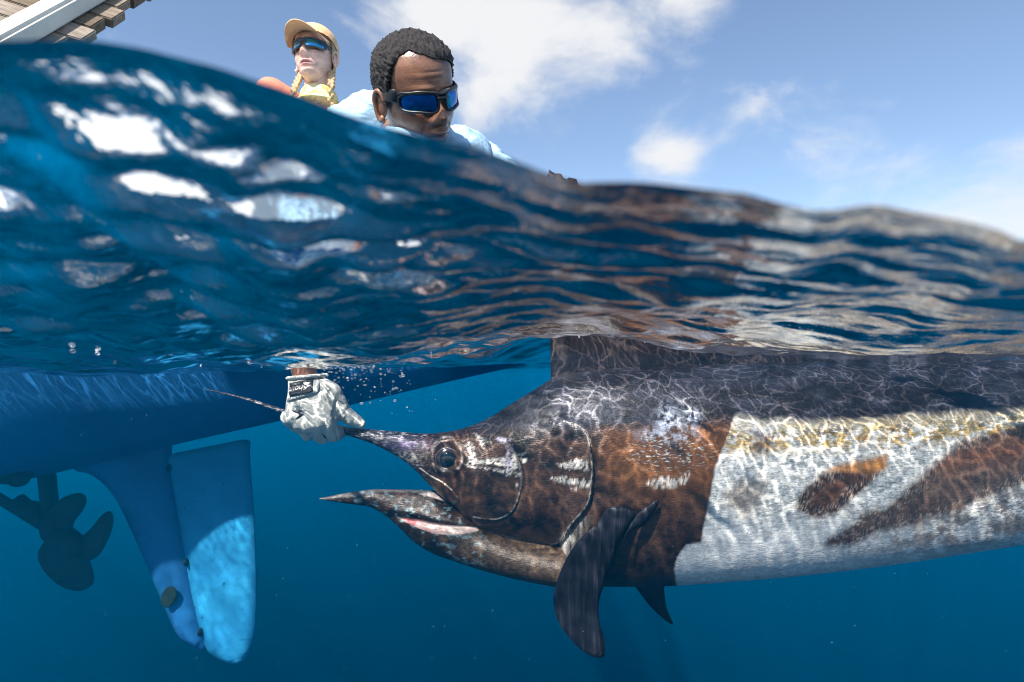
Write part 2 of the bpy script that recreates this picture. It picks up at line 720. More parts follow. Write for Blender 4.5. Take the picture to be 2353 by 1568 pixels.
t = NT('sea_water')
pv = t.node('ShaderNodeVolumePrincipled')
pv.inputs['Color'].default_value = (0.0, 0.40, 0.88, 1)
pv.inputs['Density'].default_value = 0.08
pv.inputs['Anisotropy'].default_value = 0.3
pv.inputs['Absorption Color'].default_value = (0, 0, 0, 1)
t.link(pv.outputs[0], t.out.inputs['Volume'])
bm = bmesh.new()
bmesh.ops.create_cube(bm, size=1)
for v in bm.verts:
    v.co = ((-100 if v.co.x < 0 else 100), (-4 if v.co.y < 0 else 104), (-5.0 if v.co.z < 0 else 0.03))
hz_me = bpy.data.meshes.new('haze')
bm.to_mesh(hz_me)
bm.free()
hz = link('haze', hz_me, t.m, smooth=False)
tag(hz, 'blue murk of the open sea water', 'water', kind='stuff')
# below the sunlit, plankton-rich layer the clear deep water only swallows light
t = NT('deep_water')
pv = t.node('ShaderNodeVolumePrincipled')
pv.inputs['Color'].default_value = (0.0, 0.04, 0.10, 1)
pv.inputs['Density'].default_value = 0.16
pv.inputs['Absorption Color'].default_value = (0, 0, 0, 1)
t.link(pv.outputs[0], t.out.inputs['Volume'])
bm = bmesh.new()
bmesh.ops.create_cube(bm, size=1)
for v in bm.verts:
    v.co = ((-100 if v.co.x < 0 else 100), (-4 if v.co.y < 0 else 104), (-70 if v.co.z < 0 else -5.02))
dw_me = bpy.data.meshes.new('deep_water')
bm.to_mesh(dw_me)
bm.free()
dw = link('deep_water', dw_me, t.m, smooth=False)
tag(dw, 'dark clear water of the deep sea below', 'water', kind='stuff')

# ------------------------------------------------------------------ the marlin
FY = 1.60
YC = FY


def zx(px):                                   # photo column -> world x in the fish's plane
    return W(px, 850, FY).x


def zz(v):
    return W(1176.5, v, FY).z


TOP = [(475, 894), (560, 912), (645, 938), (720, 961), (800, 982), (850, 987), (920, 993), (980, 997), (1040, 991), (1090, 976), (1130, 957), (1180, 925),
       (1230, 895), (1268, 872), (1320, 857), (1381, 848), (1500, 842), (1636, 838), (1800, 832), (2000, 828), (2353, 826), (2700, 834), (3000, 850), (3300, 880), (3480, 905)]
BOT = [(475, 896), (560, 918), (645, 948), (720, 974), (800, 1000), (860, 1020), (900, 1040), (930, 1058), (960, 1082), (985, 1108), (1005, 1128), (1030, 1150),
       (1050, 1165), (1075, 1195), (1110, 1212), (1170, 1234), (1230, 1246), (1275, 1254), (1300, 1336), (1400, 1341), (1500, 1339), (1600, 1333), (1700, 1325), (1840, 1312),
       (2000, 1292), (2180, 1265), (2353, 1237), (2700, 1165), (3000, 1085), (3300, 1005), (3480, 965)]
WID = [(475, .002), (560, .007), (645, .0115), (720, .015), (800, .021), (860, .028), (920, .039), (980, .058), (1028, .074), (1100, .100), (1200, .128), (1300, .150),
       (1450, .170), (1700, .180), (2000, .178), (2353, .160), (2700, .125), (3000, .085), (3300, .045), (3480, .028)]
EYE = (1027, 1056)

cols = np.concatenate([np.linspace(475, 900, 150), np.linspace(902, 2400, 700), np.linspace(2410, 3480, 90)])
NA = 340
ang = np.linspace(0, 2 * math.pi, NA, endpoint=False)


def loft_px(colsv, topf, botf, widf, p=2.25, skew=0.0):
    """rings of an upright oval section; photo columns/rows in the fish's plane"""
    xs = np.array([zx(c) for c in colsv])
    zt = np.array([zz(v) for v in topf])
    zb = np.array([zz(v) for v in botf])
    zc, hh = (zt + zb) / 2, (zt - zb) / 2
    ca, sa = np.cos(ang), np.sin(ang)
    e = 2.0 / p
    ey = -np.sign(ca) * np.abs(ca) ** e
    ez = np.sign(sa) * np.abs(sa) ** e
    V = np.empty((len(colsv), NA, 3))
    V[:, :, 0] = xs[:, None]
    V[:, :, 1] = YC + widf[:, None] * ey[None, :]
    V[:, :, 2] = zc[:, None] + hh[:, None] * ez[None, :]
    return V


def with_caps(V):
    """close both ends with a centre vertex ring"""
    n, m, _ = V.shape
    q = grid_quads(n, m, wrap=True)
    P = V.reshape(-1, 3)
    P = np.concatenate([P, V[0].mean(0)[None], V[-1].mean(0)[None]])
    k = np.arange(m)
    k2 = (k + 1) % m
    c0 = np.full(m, n * m)
    c1 = np.full(m, n * m + 1)
    t0 = np.stack([k2, k, c0, c0], -1)
    t1 = np.stack([(n - 1) * m + k, (n - 1) * m + k2, c1, c1], -1)
    return P, q, np.concatenate([t0, t1])[:, :3]


def seg_dist(u, v, pts):
    """distance to a polyline, and the side (+ = right of travel)"""
    best = np.full(u.shape, 1e9)
    for (a, b) in zip(pts[:-1], pts[1:]):
        dx, dy = b[0] - a[0], b[1] - a[1]
        L2 = dx * dx + dy * dy + 1e-9
        s = np.clip(((u - a[0]) * dx + (v - a[1]) * dy) / L2, 0, 1)
        best = np.minimum(best, np.hypot(u - a[0] - s * dx, v - a[1] - s * dy))
    return best


def inside(u, v, poly):
    r = np.zeros(u.shape, bool)
    n = len(poly)
    j = n - 1
    for i in range(n):
        xi, yi = poly[i]
        xj, yj = poly[j]
        if yi != yj:
            r ^= ((yi > v) != (yj > v)) & (u < (xj - xi) * (v - yi) / (yj - yi) + xi)
        j = i
    return r


def pmask(u, v, poly, soft=4.0):
    d = seg_dist(u, v, list(poly) + [poly[0]])
    d = np.where(inside(u, v, poly), d, -d)
    return np.clip(d / soft * 0.5 + 0.5, 0, 1)


def z5(*pts):
    return [(716.8 + x * 0.3906, 735.2 + y * 0.3906) for x, y in pts]


def z6(*pts):
    return [(1433.6 + x * 0.4103, 735.2 + y * 0.4103) for x, y in pts]


def zc_(*pts):                                # from the close view of the cheek
    return [((1000 + x * 0.1913) * 0.9191, (1050 + y * 0.1913) * 0.9191) for x, y in pts]


PREOP = smooth_poly(zc_((1410, 330), (1500, 440), (1560, 590), (1590, 750), (1575, 900), (1535, 1050), (1480, 1170), (1380, 1260), (1250, 1300), (1080, 1290), (960, 1270)), 8, False)
GILL = smooth_poly(z5((1480, 600), (1580, 640), (1630, 710), (1648, 850), (1642, 1000), (1612, 1100), (1530, 1200), (1450, 1310), (1300, 1315), (1160, 1280), (960, 1222)), 8, False)
MAXIL = smooth_poly(zc_((260, 630), (400, 730), (530, 800), (660, 900), (740, 1000), (745, 1070), (690, 1085)), 8, False)


def relief(P):
    """gill covers, cheek plates, orbit and jaw bone standing out of the flank, in metres outward"""
    Q = P.copy()
    Q[:, 1] = np.where(Q[:, 1] > YC, 2 * YC - Q[:, 1], Q[:, 1])
    u, v = proj(Q)
    r = np.zeros(len(P))
    gc = [(1000, 960), (1200, 960), (1300, 970)] + GILL
    ins = inside(u, v, gc)
    d = seg_dist(u, v, GILL)
    r += np.where(ins, 0.0105 * np.exp(-(d / 42) ** 2), -0.008 * np.exp(-(d / 11) ** 2))
    pc = [(1020, 1000), (1110, 985)] + PREOP
    ins = inside(u, v, pc)
    d = seg_dist(u, v, PREOP)
    r += np.where(ins, 0.0045 * np.exp(-(d / 26) ** 2), -0.0028 * np.exp(-(d / 7) ** 2))
    mc = [(1000, 1128)] + MAXIL
    d = seg_dist(u, v, MAXIL)
    r += np.where(inside(u, v, mc), 0.004 * np.exp(-(d / 9) ** 2), -0.003 * np.exp(-(d / 4) ** 2))
    e = np.hypot((u - EYE[0]), (v - EYE[1] + 8) * 0.84)
    r += 0.006 * np.exp(-((e - 33) / 9) ** 2) - 0.012 * np.clip(1 - e / 30, 0, 1)
    # soft muscle undulation and scars
    r += 0.0030 * (fbm(u / 70, v / 45, 3, 4) - 0.5) * np.clip((u - 950) / 150, 0, 1)
    r += 0.0008 * (fbm(u / 9, v / 4, 9, 3) - 0.5) * np.clip((u - 1050) / 200, 0, 1)
    r += -0.006 * np.exp(-((v - np.interp(u, [1300, 1500], [1300, 1330])) / 5) ** 2) * 0
    lim = np.clip((u - 880) / 120, 0, 1)
    return r * lim


def flank_push(V):
    P = V.reshape(-1, 3)
    r = relief(P)
    side = np.clip((P[:, 1] - YC) / 0.02, -1, 1)
    P[:, 1] += side * r
    return P.reshape(V.shape)


body = loft_px(cols, smooth_interp(cols, TOP), smooth_interp(cols, BOT), smooth_interp(cols, WID))
body = flank_push(body)

# the lower jaw and throat: tip at the left, widening back under the gill covers
JT = [(738, 1145), (800, 1133), (870, 1125), (950, 1126), (1000, 1129), (1030, 1147), (1060, 1165), (1110, 1190), (1200, 1215), (1320, 1230)]
JB = [(738, 1148), (800, 1157), (850, 1164), (880, 1178), (905, 1196), (930, 1220), (960, 1248), (1000, 1271), (1060, 1290), (1120, 1306), (1200, 1322), (1290, 1335), (1320, 1338)]
JW = [(738, .002), (800, .014), (870, .026), (950, .045), (1000, .060), (1050, .078), (1110, .098), (1200, .124), (1290, .143), (1320, .145)]
jc = np.concatenate([np.linspace(738, 1320, 330)])
jaw = loft_px(jc, smooth_interp(jc, JT), smooth_interp(jc, JB), smooth_interp(jc, JW), p=2.1)
JLIP = smooth_poly(z5((430, 1132), (480, 1150), (620, 1172), (760, 1200), (930, 1215), (1000, 1240)), 6, False)
JLOW = smooth_poly(z5((430, 1132), (500, 1165), (600, 1218), (700, 1254), (800, 1268), (900, 1262), (1000, 1242)), 6, False)


def jaw_relief(V):
    P = V.reshape(-1, 3)
    Q = P.copy()
    Q[:, 1] = np.where(Q[:, 1] > YC, 2 * YC - Q[:, 1], Q[:, 1])
    u, v = proj(Q)
    lip = np.interp(u, [p[0] for p in JLIP], [p[1] for p in JLIP])
    r = 0.004 * np.exp(-((v - lip + 12) / 10) ** 2) - 0.006 * np.exp(-((v - lip - 6) / 6) ** 2)
    r = r * np.clip((u - 860) / 60, 0, 1) * np.clip((1130 - u) / 60, 0, 1)
    fold = 0 * np.sin((v - 0.16 * u) * 0.55) * 0.0005 * np.clip((u - 1040) / 80, 0, 1) * np.clip((v - 1250) / 20, 0, 1)
    r = r + fold
    side = np.clip((P[:, 1] - YC) / 0.02, -1, 1)
    P[:, 1] += side * r
    return P.reshape(V.shape)


jaw = jaw_relief(jaw)
P1, q1, c1 = with_caps(body)
P2, q2, c2 = with_caps(jaw)
n1 = len(P1)
PF = np.concatenate([P1, P2])
quads = np.concatenate([q1, q2 + n1])
caps = np.concatenate([c1, c2 + n1])
me = bpy.data.meshes.new('body')
me.vertices.add(len(PF))
me.vertices.foreach_set('co', PF.astype(np.float32).ravel())
nl = len(quads) * 4 + len(caps) * 3
me.loops.add(nl)
me.loops.foreach_set('vertex_index', np.concatenate([quads.ravel(), caps.ravel()]).astype(np.int32))
me.polygons.add(len(quads) + len(caps))
me.polygons.foreach_set('loop_start', np.concatenate([np.arange(len(quads)) * 4, len(quads) * 4 + np.arange(len(caps)) * 3]).astype(np.int32))
me.update(calc_edges=True)
me.validate()
bm = bmesh.new()
bm.from_mesh(me)
bmesh.ops.recalc_face_normals(bm, faces=bm.faces)
bm.to_mesh(me)
bm.free()
BODY_ME = me

# ---- skin colours: the animal's own markings, laid out on its flank
Q = PF.copy()
Q[:, 1] = np.where(Q[:, 1] > YC, 2 * YC - Q[:, 1], Q[:, 1])
U, Vv = proj(Q)
isjaw = np.arange(len(PF)) >= n1


def C(*c):
    return np.array(c)[None, :]


def over(col, m, c):
    return col * (1 - m[:, None]) + (c if c.ndim == 2 else c[None, :]) * m[:, None]


n_big = fbm(U / 60, Vv / 40, 1, 5)
n_mid = fbm(U / 22, Vv / 16, 2, 5)
n_fine = fbm(U / 6, Vv / 5, 4, 4)
n_str = fbm(U / 16, Vv / 3.2, 6, 4)            # streaks along the body
n_vert = fbm(U / 5, Vv / 45, 8, 4)             # streaks down the flank
wu = U + 26 * (fbm(U / 40, Vv / 40, 21, 4) - 0.5)
wv_ = Vv + 22 * (fbm(U / 40, Vv / 40, 22, 4) - 0.5)
ru = U + 9 * (fbm(U / 7, Vv / 7, 23, 3) - 0.5)
rv = Vv + 9 * (fbm(U / 7, Vv / 7, 24, 3) - 0.5)

blot = np.clip((0.5 * n_big + 0.5 * n_mid - 0.36) / 0.26, 0, 1)
col = C(.007, .005, .005) * (1 - blot[:, None]) + C(.060, .031, .019) * blot[:, None]
col *= (0.45 + 1.1 * n_fine)[:, None]
met = np.full(len(PF), 0.12)
rgh = np.full(len(PF), 0.36)

# warm, rusty shoulder
sh = np.exp(-((U - 1540) / 150) ** 2 - ((Vv - 1040) / 75) ** 2) * np.clip((U - 1370) / 25, 0, 1)
col = over(col, np.clip(sh * 1.1, 0, 0.75), C(.22, .088, .028) * (0.55 + 0.9 * n_mid)[:, None])
met = met + 0.3 * sh

# silver side
SIL = z6((630, 505), (590, 640), (545, 745), (510, 830), (490, 960), (470, 1060), (445, 1180), (435, 1250), (350, 1262), (300, 1330), (284, 1400), (300, 1490)) + \
    [(1557, 1420), (4000, 1420), (4000, 900), (1692, 930)]
sil = pmask(U + 3 * (n_fine - .5), Vv, SIL, 3.0)
silver = C(.80, .79, .74) * (0.30 + 1.2 * n_str)[:, None] * (0.80 + 0.4 * n_vert)[:, None]
dash = np.clip((fbm(U / 11, Vv / 2.6, 131, 3) - 0.50) / 0.08, 0, 1) * np.clip((fbm(U / 50, Vv / 30, 132, 3) - .35) / .2, 0, 1)
silver = silver * (1 - .55 * dash[:, None]) + C(.10, .13, .16) * (.55 * dash[:, None])
col = over(col, sil, silver)
met = met * (1 - sil) + 0.40 * sil
rgh = rgh * (1 - sil) + 0.28 * sil
belly = sil * np.clip((Vv - 1180) / 60, 0, 1)
col = over(col, belly * 0.6, C(.58, .60, .62) * (0.55 + 0.8 * n_fine)[:, None])
met = met * (1 - 0.6 * belly)

# gold spangles along the upper flank
gb = np.exp(-((Vv - np.interp(U, [1690, 2000, 2353], [1008, 998, 975])) / 26) ** 2) * sil
gold = np.clip((fbm(ru / 17, rv / 12, 31, 3) - 0.44) / 0.10, 0, 1) * np.clip(gb * 1.6, 0, 1)
col = over(col, gold * .9, C(.78, .46, .10))
col = over(col, np.clip(np.exp(-((Vv - np.interp(U, [1690, 2000, 2353], [985, 972, 950])) / 26) ** 2), 0, 1) * sil * .55, C(.80, .68, .42))
met = np.maximum(met, gold * 0.75)
dk = np.clip((fbm(ru / 26, rv / 16, 33, 4) - 0.60) / 0.06, 0, 1) * gb
col = over(col, dk * 0.8, C(.10, .055, .03))

# brown patches and bars on the silver
spotA = z6((800, 878), (818, 930), (785, 1010), (720, 1085), (662, 1118), (635, 1075), (560, 1050), (560, 960), (640, 900))
spotB = z6((1470, 758), (1390, 775), (1200, 815), (1120, 850), (1020, 930), (962, 1010), (965, 1070), (1080, 1118), (1200, 1085), (1300, 990), (1400, 905), (1475, 825))
z7 = lambda *pts: [(1433.7 + x * .4249, 758.2 + y * .4249) for x, y in pts]
barC = z7((2800, 340), (2300, 470), (2160, 505), (1990, 550), (1830, 590), (1720, 690), (1600, 790), (1500, 880), (1420, 960), (1300, 985), (1230, 1050), (1080, 1145), (1100, 1180), (1240, 1172),
          (1370, 1095), (1450, 1085), (1600, 1060), (1650, 1010), (1820, 990), (1900, 930), (2000, 900), (2160, 840), (2300, 800), (2800, 640))
spotD = z6((1690, 1120), (1700, 1080), (1780, 1060), (1860, 1090), (1850, 1140), (1760, 1150))
brown = C(.050, .025, .015) * (0.5 + 1.0 * n_fine)[:, None] * (0.6 + 0.8 * n_mid)[:, None]
speck = np.clip((fbm(U / 2.6, Vv / 2.2, 41, 3) - 0.40) / 0.12, 0, 1)
spotE = z7((690, 575), (760, 560), (835, 555), (815, 630), (790, 695), (720, 690), (640, 680), (660, 630))
spotF = z7((1260, 560), (1330, 545), (1345, 600), (1330, 655), (1270, 640))
for poly, soft, a in ((spotE, 12, .8), (spotF, 14, .6), (spotA, 14, .72), (spotB, 7, 1.0), (barC, 9, .96), (spotD, 22, .75)):
    m = pmask(ru, rv, poly, soft)
    core = pmask(U, Vv, poly, 60)
    m = m * np.clip(speck + core * 1.25, 0, 1) * a
    col = over(col, m, brown)
    met = met * (1 - m) + 0.15 * m
m = pmask(ru, rv, spotB, 8) * np.clip((1090 - Vv) / 16, 0, 1)
col = over(col, m * 0.85, C(.42, .19, .055))
m = pmask(ru, rv, barC, 10) * np.exp(-((Vv - np.interp(U, [1900, 2353], [1110, 1030])) / 30) ** 2) * np.clip((U - 2090) / 60, 0, 1)
col = over(col, m * 0.6, C(.17, .070, .032) * (0.4 + n_vert)[:, None])
# mottled pale belly under the bar
mot = pmask(wu, wv_, z6((1300, 1290), (1500, 1190), (1700, 1120), (1900, 1010), (2300, 880), (2800, 700), (2800, 1300), (2240, 1230), (1800, 1300)), 30)
k = np.clip((fbm(U / 24, Vv / 16, 51, 5) - 0.47) / 0.1, 0, 1)
col = over(col, mot * (1 - k) * 0.72, C(.15, .10, .075) * (0.5 + n_fine)[:, None])

# dark back, mottled with slate blue
vb = np.interp(U, [475, 880, 980, 1100, 1250, 1380, 1500, 1690, 1750, 1900, 2100, 2353, 3480], [1100, 1035, 1004, 992, 985, 985, 985, 960, 972, 975, 962, 944, 930])
back = np.clip((vb - wv_) / 30 + 0.5, 0, 1)
slate = np.clip((fbm(U / 45, Vv / 22, 61, 5) - 0.40) / 0.25, 0, 1)
bcol = C(.010, .008, .010) * (1 - slate[:, None]) + C(.034, .034, .046) * slate[:, None]
bcol = bcol * (0.65 + 0.7 * n_str)[:, None]
col = over(col, back, bcol)
met = met * (1 - back) + 0.18 * back
rgh = rgh * (1 - back) + 0.40 * back
# hoary patch behind the nape
hp = np.exp(-((U - 1300) / 130) ** 2 - ((Vv - 925) / 34) ** 2) * np.clip((fbm(U / 30, Vv / 12, 65, 5) - 0.36) / 0.3, 0, 1)
col = over(col, hp * 0.7, C(.12, .12, .135))
hp = np.exp(-((U - 1265) / 70) ** 2 - ((Vv - 985) / 22) ** 2) * np.clip((n_mid - 0.3) / 0.3, 0, 1)
col = over(col, hp * 0.5, C(.15, .15, .165))
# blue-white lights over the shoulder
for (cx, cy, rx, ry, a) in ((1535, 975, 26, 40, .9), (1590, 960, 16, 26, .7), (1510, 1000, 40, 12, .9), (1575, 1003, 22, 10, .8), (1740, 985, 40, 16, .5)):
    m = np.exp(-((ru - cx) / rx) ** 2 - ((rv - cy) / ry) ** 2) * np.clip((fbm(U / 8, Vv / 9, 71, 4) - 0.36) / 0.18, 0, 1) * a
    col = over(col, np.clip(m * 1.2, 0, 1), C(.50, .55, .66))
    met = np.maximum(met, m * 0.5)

# the bill: slate, scraped pale on the edges
bl = np.clip((985 - U) / 70, 0, 1) * ~isjaw
bill_c = C(.040, .040, .052) * (0.5 + 1.1 * n_fine)[:, None]
col = over(col, bl, bill_c)
sc_ = np.clip((fbm(U / 7, Vv / 2.6, 81, 4) - 0.60) / 0.07, 0, 1) * np.clip((1010 - U) / 60, 0, 1) * np.clip((U - 460) / 20, 0, 1)
col = over(col, sc_ * 0.7 * ~isjaw, C(.34, .34, .36))
pp = np.exp(-((U - 935) / 55) ** 2 - ((Vv - 1022) / 16) ** 2) * n_mid
col = over(col, np.clip(pp * 0.9, 0, .8) * ~isjaw, C(.085, .060, .16))
rw = np.exp(-((U - 930) / 30) ** 2 - ((Vv - 1052) / 12) ** 2) * np.clip((n_fine - .42) / .1, 0, 1)
col = over(col, np.clip(rw, 0, .9) * ~isjaw, C(.42, .40, .36))

# bare scrapes on cheek and gill cover
pale = C(.54, .52, .48) * (0.72 + 0.5 * n_fine)[:, None]
lav = C(.42, .38, .50)
for poly, c in ((zc_((950, 165), (1060, 215), (1190, 300), (1110, 290), (1105, 380), (1040, 290)), pale),
                (zc_((850, 340), (900, 300), (940, 310), (925, 345), (870, 352)), pale),
                (zc_((860, 370), (960, 345), (985, 440), (1000, 530), (1150, 515), (1390, 475), (1400, 620), (1200, 575), (960, 590), (860, 580), (905, 500), (910, 420)), pale),
                (zc_((860, 600), (1000, 610), (1250, 645), (1480, 690), (1440, 715), (1250, 665), (1000, 632), (870, 615)), pale),
                (zc_((1400, 480), (1500, 460), (1555, 650), (1440, 650), (1330, 590)), pale),
                (zc_((1390, 350), (1430, 390), (1460, 560), (1420, 690), (1395, 740), (1370, 700), (1395, 560)), lav),
                (zc_((1225, 255), (1330, 230), (1440, 260), (1500, 400), (1440, 350), (1400, 320), (1300, 290)), lav),
                (zc_((1500, 685), (1570, 685), (1565, 740), (1505, 735)), pale), (zc_((1530, 830), (1560, 830), (1555, 885), (1530, 885)), pale),
                (zc_((1530, 455), (1640, 430), (1645, 450), (1540, 475)), pale), (zc_((1570, 500), (1650, 510), (1650, 560), (1590, 550)), pale),
                (z5((1430, 850), (1500, 840), (1560, 818), (1620, 830), (1632, 885), (1560, 875), (1480, 875)), pale),
                (z5((1400, 935), (1480, 922), (1640, 948), (1635, 985), (1560, 972), (1440, 950)), pale),
                (z5((1515, 985), (1560, 995), (1545, 1005)), pale),
                (z5((1960, 965), (2060, 925), (2150, 930), (2220, 900), (2215, 960), (2120, 985), (1990, 985)), pale)):
    m = pmask(ru, rv, poly, 2.2) * np.clip((fbm(U / 5, Vv / 2.5, 91, 3) - 0.36) / 0.12, 0, 1)
    col = over(col, m * 0.92, c)
    met = met * (1 - m) + 0.25 * m
    rgh = rgh * (1 - m) + 0.5 * m

# pale rims of the plates
for pts, w, a in ((PREOP, 1.5, .75), (GILL, 1.6, .7), (MAXIL, 1.4, .7)):
    d = seg_dist(U, Vv, pts)
    m = np.exp(-(d / w) ** 2) * a * np.clip((fbm(U / 10, Vv / 10, 95, 3) - .25) / .2, 0, 1)
    m = m * ~isjaw
    col = over(col, m, C(.55, .52, .47))
    d2 = seg_dist(U + 5, Vv, pts)
# white flash behind the gill cover, low
m = pmask(ru, rv, z5((1455, 1320), (1520, 1240), (1600, 1150), (1640, 1150), (1610, 1230), (1540, 1330), (1480, 1440), (1455, 1480)), 12)
col = over(col, m * np.clip((n_vert - .25) / .3, 0, 1) * np.clip((Vv - 1170) / 90, .1, 1), C(.52, .50, .46))
# the jaw is darker than the cheek
col = np.where(isjaw[:, None], col * .62, col)
# ring round the eye
e = np.hypot(U - EYE[0], (Vv - EYE[1] + 9) * 0.84)
m = np.exp(-((e - 36) / 2.2) ** 2) * np.clip((n_mid - .48) / .12, 0, 1) * ~isjaw
col = over(col, m * .6, C(.40, .36, .34))

# lower jaw: dark brown, turquoise flecks, pink fold, grainy throat
lip = np.interp(U, [p[0] for p in JLIP], [p[1] for p in JLIP])
low = np.interp(U, [p[0] for p in JLOW], [p[1] for p in JLOW])
thr = np.clip((Vv - lip) / 10, 0, 1) * isjaw * np.clip((U - 890) / 10, 0, 1)
col = over(col, thr, C(.060, .040, .026) * (0.05 + 1.7 * n_fine)[:, None] * np.clip(.35 + (U - 950) / 250, .3, 1.1)[:, None])
tq = np.clip((fbm(U / 12, Vv / 9, 101, 4) - 0.60) / 0.07, 0, 1) * isjaw * np.clip((1130 - U) / 40, 0, 1)
col = over(col, tq * 0.6, C(.13, .22, .25))
pk = ((Vv > lip) & (Vv < low) & isjaw & (U > 882) & (U < 1100)).astype(float)
pk = pk * np.clip((Vv - lip) / 2.5, 0, 1) * np.clip((low - Vv) / 2.5, 0, 1)
vein = np.clip((fbm(U / 20, Vv / 6, 111, 3) - 0.42) / 0.15, 0, 1) * np.clip((1040 - U) / 90, 0, 1)
col = over(col, pk, (C(.42, .33, .30) * (1 - vein[:, None]) + C(.38, .12, .12) * vein[:, None]))
ed = np.exp(-((Vv - np.interp(U, [p[0] for p in JT], [p[1] for p in JT]) - 3) / 4) ** 2) * isjaw * np.clip((1035 - U) / 10, 0, 1)
col = over(col, ed * .5, C(.22, .22, .23))
inm = pmask(U, Vv, zc_((250, 965), (470, 950), (500, 940), (690, 1085), (590, 1060), (400, 1005)), 2) * isjaw
col = over(col, inm * .85, C(.50, .42, .40))

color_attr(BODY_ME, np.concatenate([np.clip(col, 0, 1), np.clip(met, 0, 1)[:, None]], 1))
color_attr(BODY_ME, np.stack([rgh, rgh, rgh, np.ones_like(rgh)], 1), 'rgh')

t = NT('marlin_skin')
at = t.node('ShaderNodeAttribute', attribute_name='col')
ar = t.node('ShaderNodeAttribute', attribute_name='rgh')
v1 = t.coords((90, 200, 330))
v2 = t.coords((260, 260, 260))
scale_n = t.noise(1.0, 4, 0.6, v1)
grain = t.noise(1.0, 3, 0.6, v2)
fac = t.math('ADD', t.math('MULTIPLY', grain, 0.8), 0.60)
ccn = t.node('ShaderNodeCombineColor')
for k in range(3):
    t.link(fac, ccn.inputs[k])
skin_c = t.mix(1.0, at.outputs['Color'], ccn.outputs[0], 'MULTIPLY')
v3 = t.coords((75, 75, 260))
dashn = t.noise(1.0, 2, .5, v3, .4)
dmask = t.math('MULTIPLY', t.ramp(dashn, [(.50, 0.0), (.60, 1.0)]), t.ramp(at.outputs['Alpha'], [(.28, 0.0), (.40, .46)]))
skin_c = t.mix(dmask, skin_c, (.075, .095, .115))
lite = t.math('MULTIPLY', t.ramp(t.noise(1.0, 2, .5, t.coords((90, 90, 240))), [(.56, 0.0), (.66, 1.0)]), t.ramp(at.outputs['Alpha'], [(.28, 0.0), (.40, .6)]))
skin_c = t.mix(lite, skin_c, (.85, .84, .80))
hgt = t.math('ADD', scale_n, t.math('MULTIPLY', grain, 0.5))
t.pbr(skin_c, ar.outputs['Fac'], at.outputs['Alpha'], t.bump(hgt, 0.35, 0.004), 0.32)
SKIN = t.m

marlin = empty('marlin', (0.6, FY, -0.6))
tag(marlin, 'large brown and silver marlin held by its bill beside the boat', 'fish')
link('body', BODY_ME, SKIN, marlin)

# ---- eye on the near side and on the far side
EYE_W = W(EYE[0], EYE[1], FY)
dark_glass = NT('eye_pupil')
dark_glass.pbr((0.004, 0.007, 0.012), 0.05, 0, None, 0.6)
iris = NT('eye_iris')
vec = iris.coords((1, 1, 1))
iris.pbr(iris.ramp(iris.noise(120, 4, .6, vec), [(.3, (.012, .009, .012)), (.7, (.045, .032, .036))]), 0.18, 0.1, None, 0.5)
lid = NT('eye_rim')
lid.pbr((.07, .075, .09), 0.3, 0.1)
sx = np.interp(EYE[0], [c for c, _ in WID], [w for _, w in WID])
for side in (-1, 1):
    yy = YC + side * (sx - 0.008)
    p = W(EYE[0], EYE[1], YC - sx) if side < 0 else Vector((EYE_W.x, yy, EYE_W.z))
    p = Vector((p.x, yy, p.z))
    eb = link('eye', pymesh('eye', [ellipsoid(p, (.0290, .0110, .0280), nu=40, nv=28)]), iris.m, marlin)
    pu = link('pupil', pymesh('pupil', [ellipsoid(p + Vector((.003, side * .0085, -.001)), (.0205, .0062, .0200), nu=36, nv=20)]), dark_glass.m, eb)
    rim_pts = [p + Vector((.0283 * math.cos(a), side * .0030, .0273 * math.sin(a))) for a in np.linspace(0, 2 * math.pi, 40)]
    link('eye_rim', pymesh('eye_rim', [tube(rim_pts, .0014, 8, False)]), lid.m, eb)

# ---- fins
t = NT('fin_skin')
vec = t.coords((1, 1, 1), (0, 0.5, 0))
vs_ = t.coords((120, 20, 7), (0, -.28, 0))
nn = t.noise(1.0, 5, .6, vs_)
c = t.ramp(nn, [(.3, (.004, .004, .007)), (.52, (.008, .009, .014)), (.75, (.030, .032, .042))])
t.pbr(c, 0.42, 0.1, t.bump(nn, .5, .006), .12)
FIN = t.m


def fin_poly(pts, y):
    return [(W(u, v, y).x, W(u, v, y).z) for u, v in pts]


def zf(*pts):                                 # from the close view of the pectoral fin
    return [((1360 + x * 0.306) * 0.9191, (1200 + y * 0.306) * 0.9191) for x, y in pts]


pf = zf((440, 350), (520, 230), (640, 225), (770, 270), (740, 315), (690, 390), (640, 490), (585, 610), (545, 730), (508, 860), (470, 980), (455, 1080), (465, 1200), (500, 1320), (502, 1400),
        (485, 1448), (420, 1450), (330, 1415), (230, 1330), (145, 1230), (100, 1130), (84, 1020), (95, 930), (125, 820), (180, 680), (260, 540), (350, 430))
z_root = W(1400, 1180, FY).z
Yp = 1.415


def pect_bend(x, z):
    d = max(0.0, z_root - z)
    return Yp + 0.03 * math.sin(d * 9) - 0.06 * d + 0.25 * (x - zx(1390)) ** 2 + (0.0 if d > 0.03 else 0.0)


link('pectoral_fin', pymesh('pectoral_fin', [plate(fin_poly(smooth_poly(pf, 5), Yp), 0.012, pect_bend, 0.02)]), FIN, marlin)
# the fin's trailing flap folded back against the flank
ff = zf((770, 272), (850, 215), (935, 165), (940, 200), (905, 270), (850, 340), (800, 385), (720, 410), (650, 480), (690, 390), (740, 315))
fl = link('fin_flap', pymesh('fin_flap', [plate(fin_poly(smooth_poly(ff, 4), 1.405), 0.006, lambda x, z: 1.408 + 0.12 * (x - zx(1440)), 0.02)]), FIN, marlin)
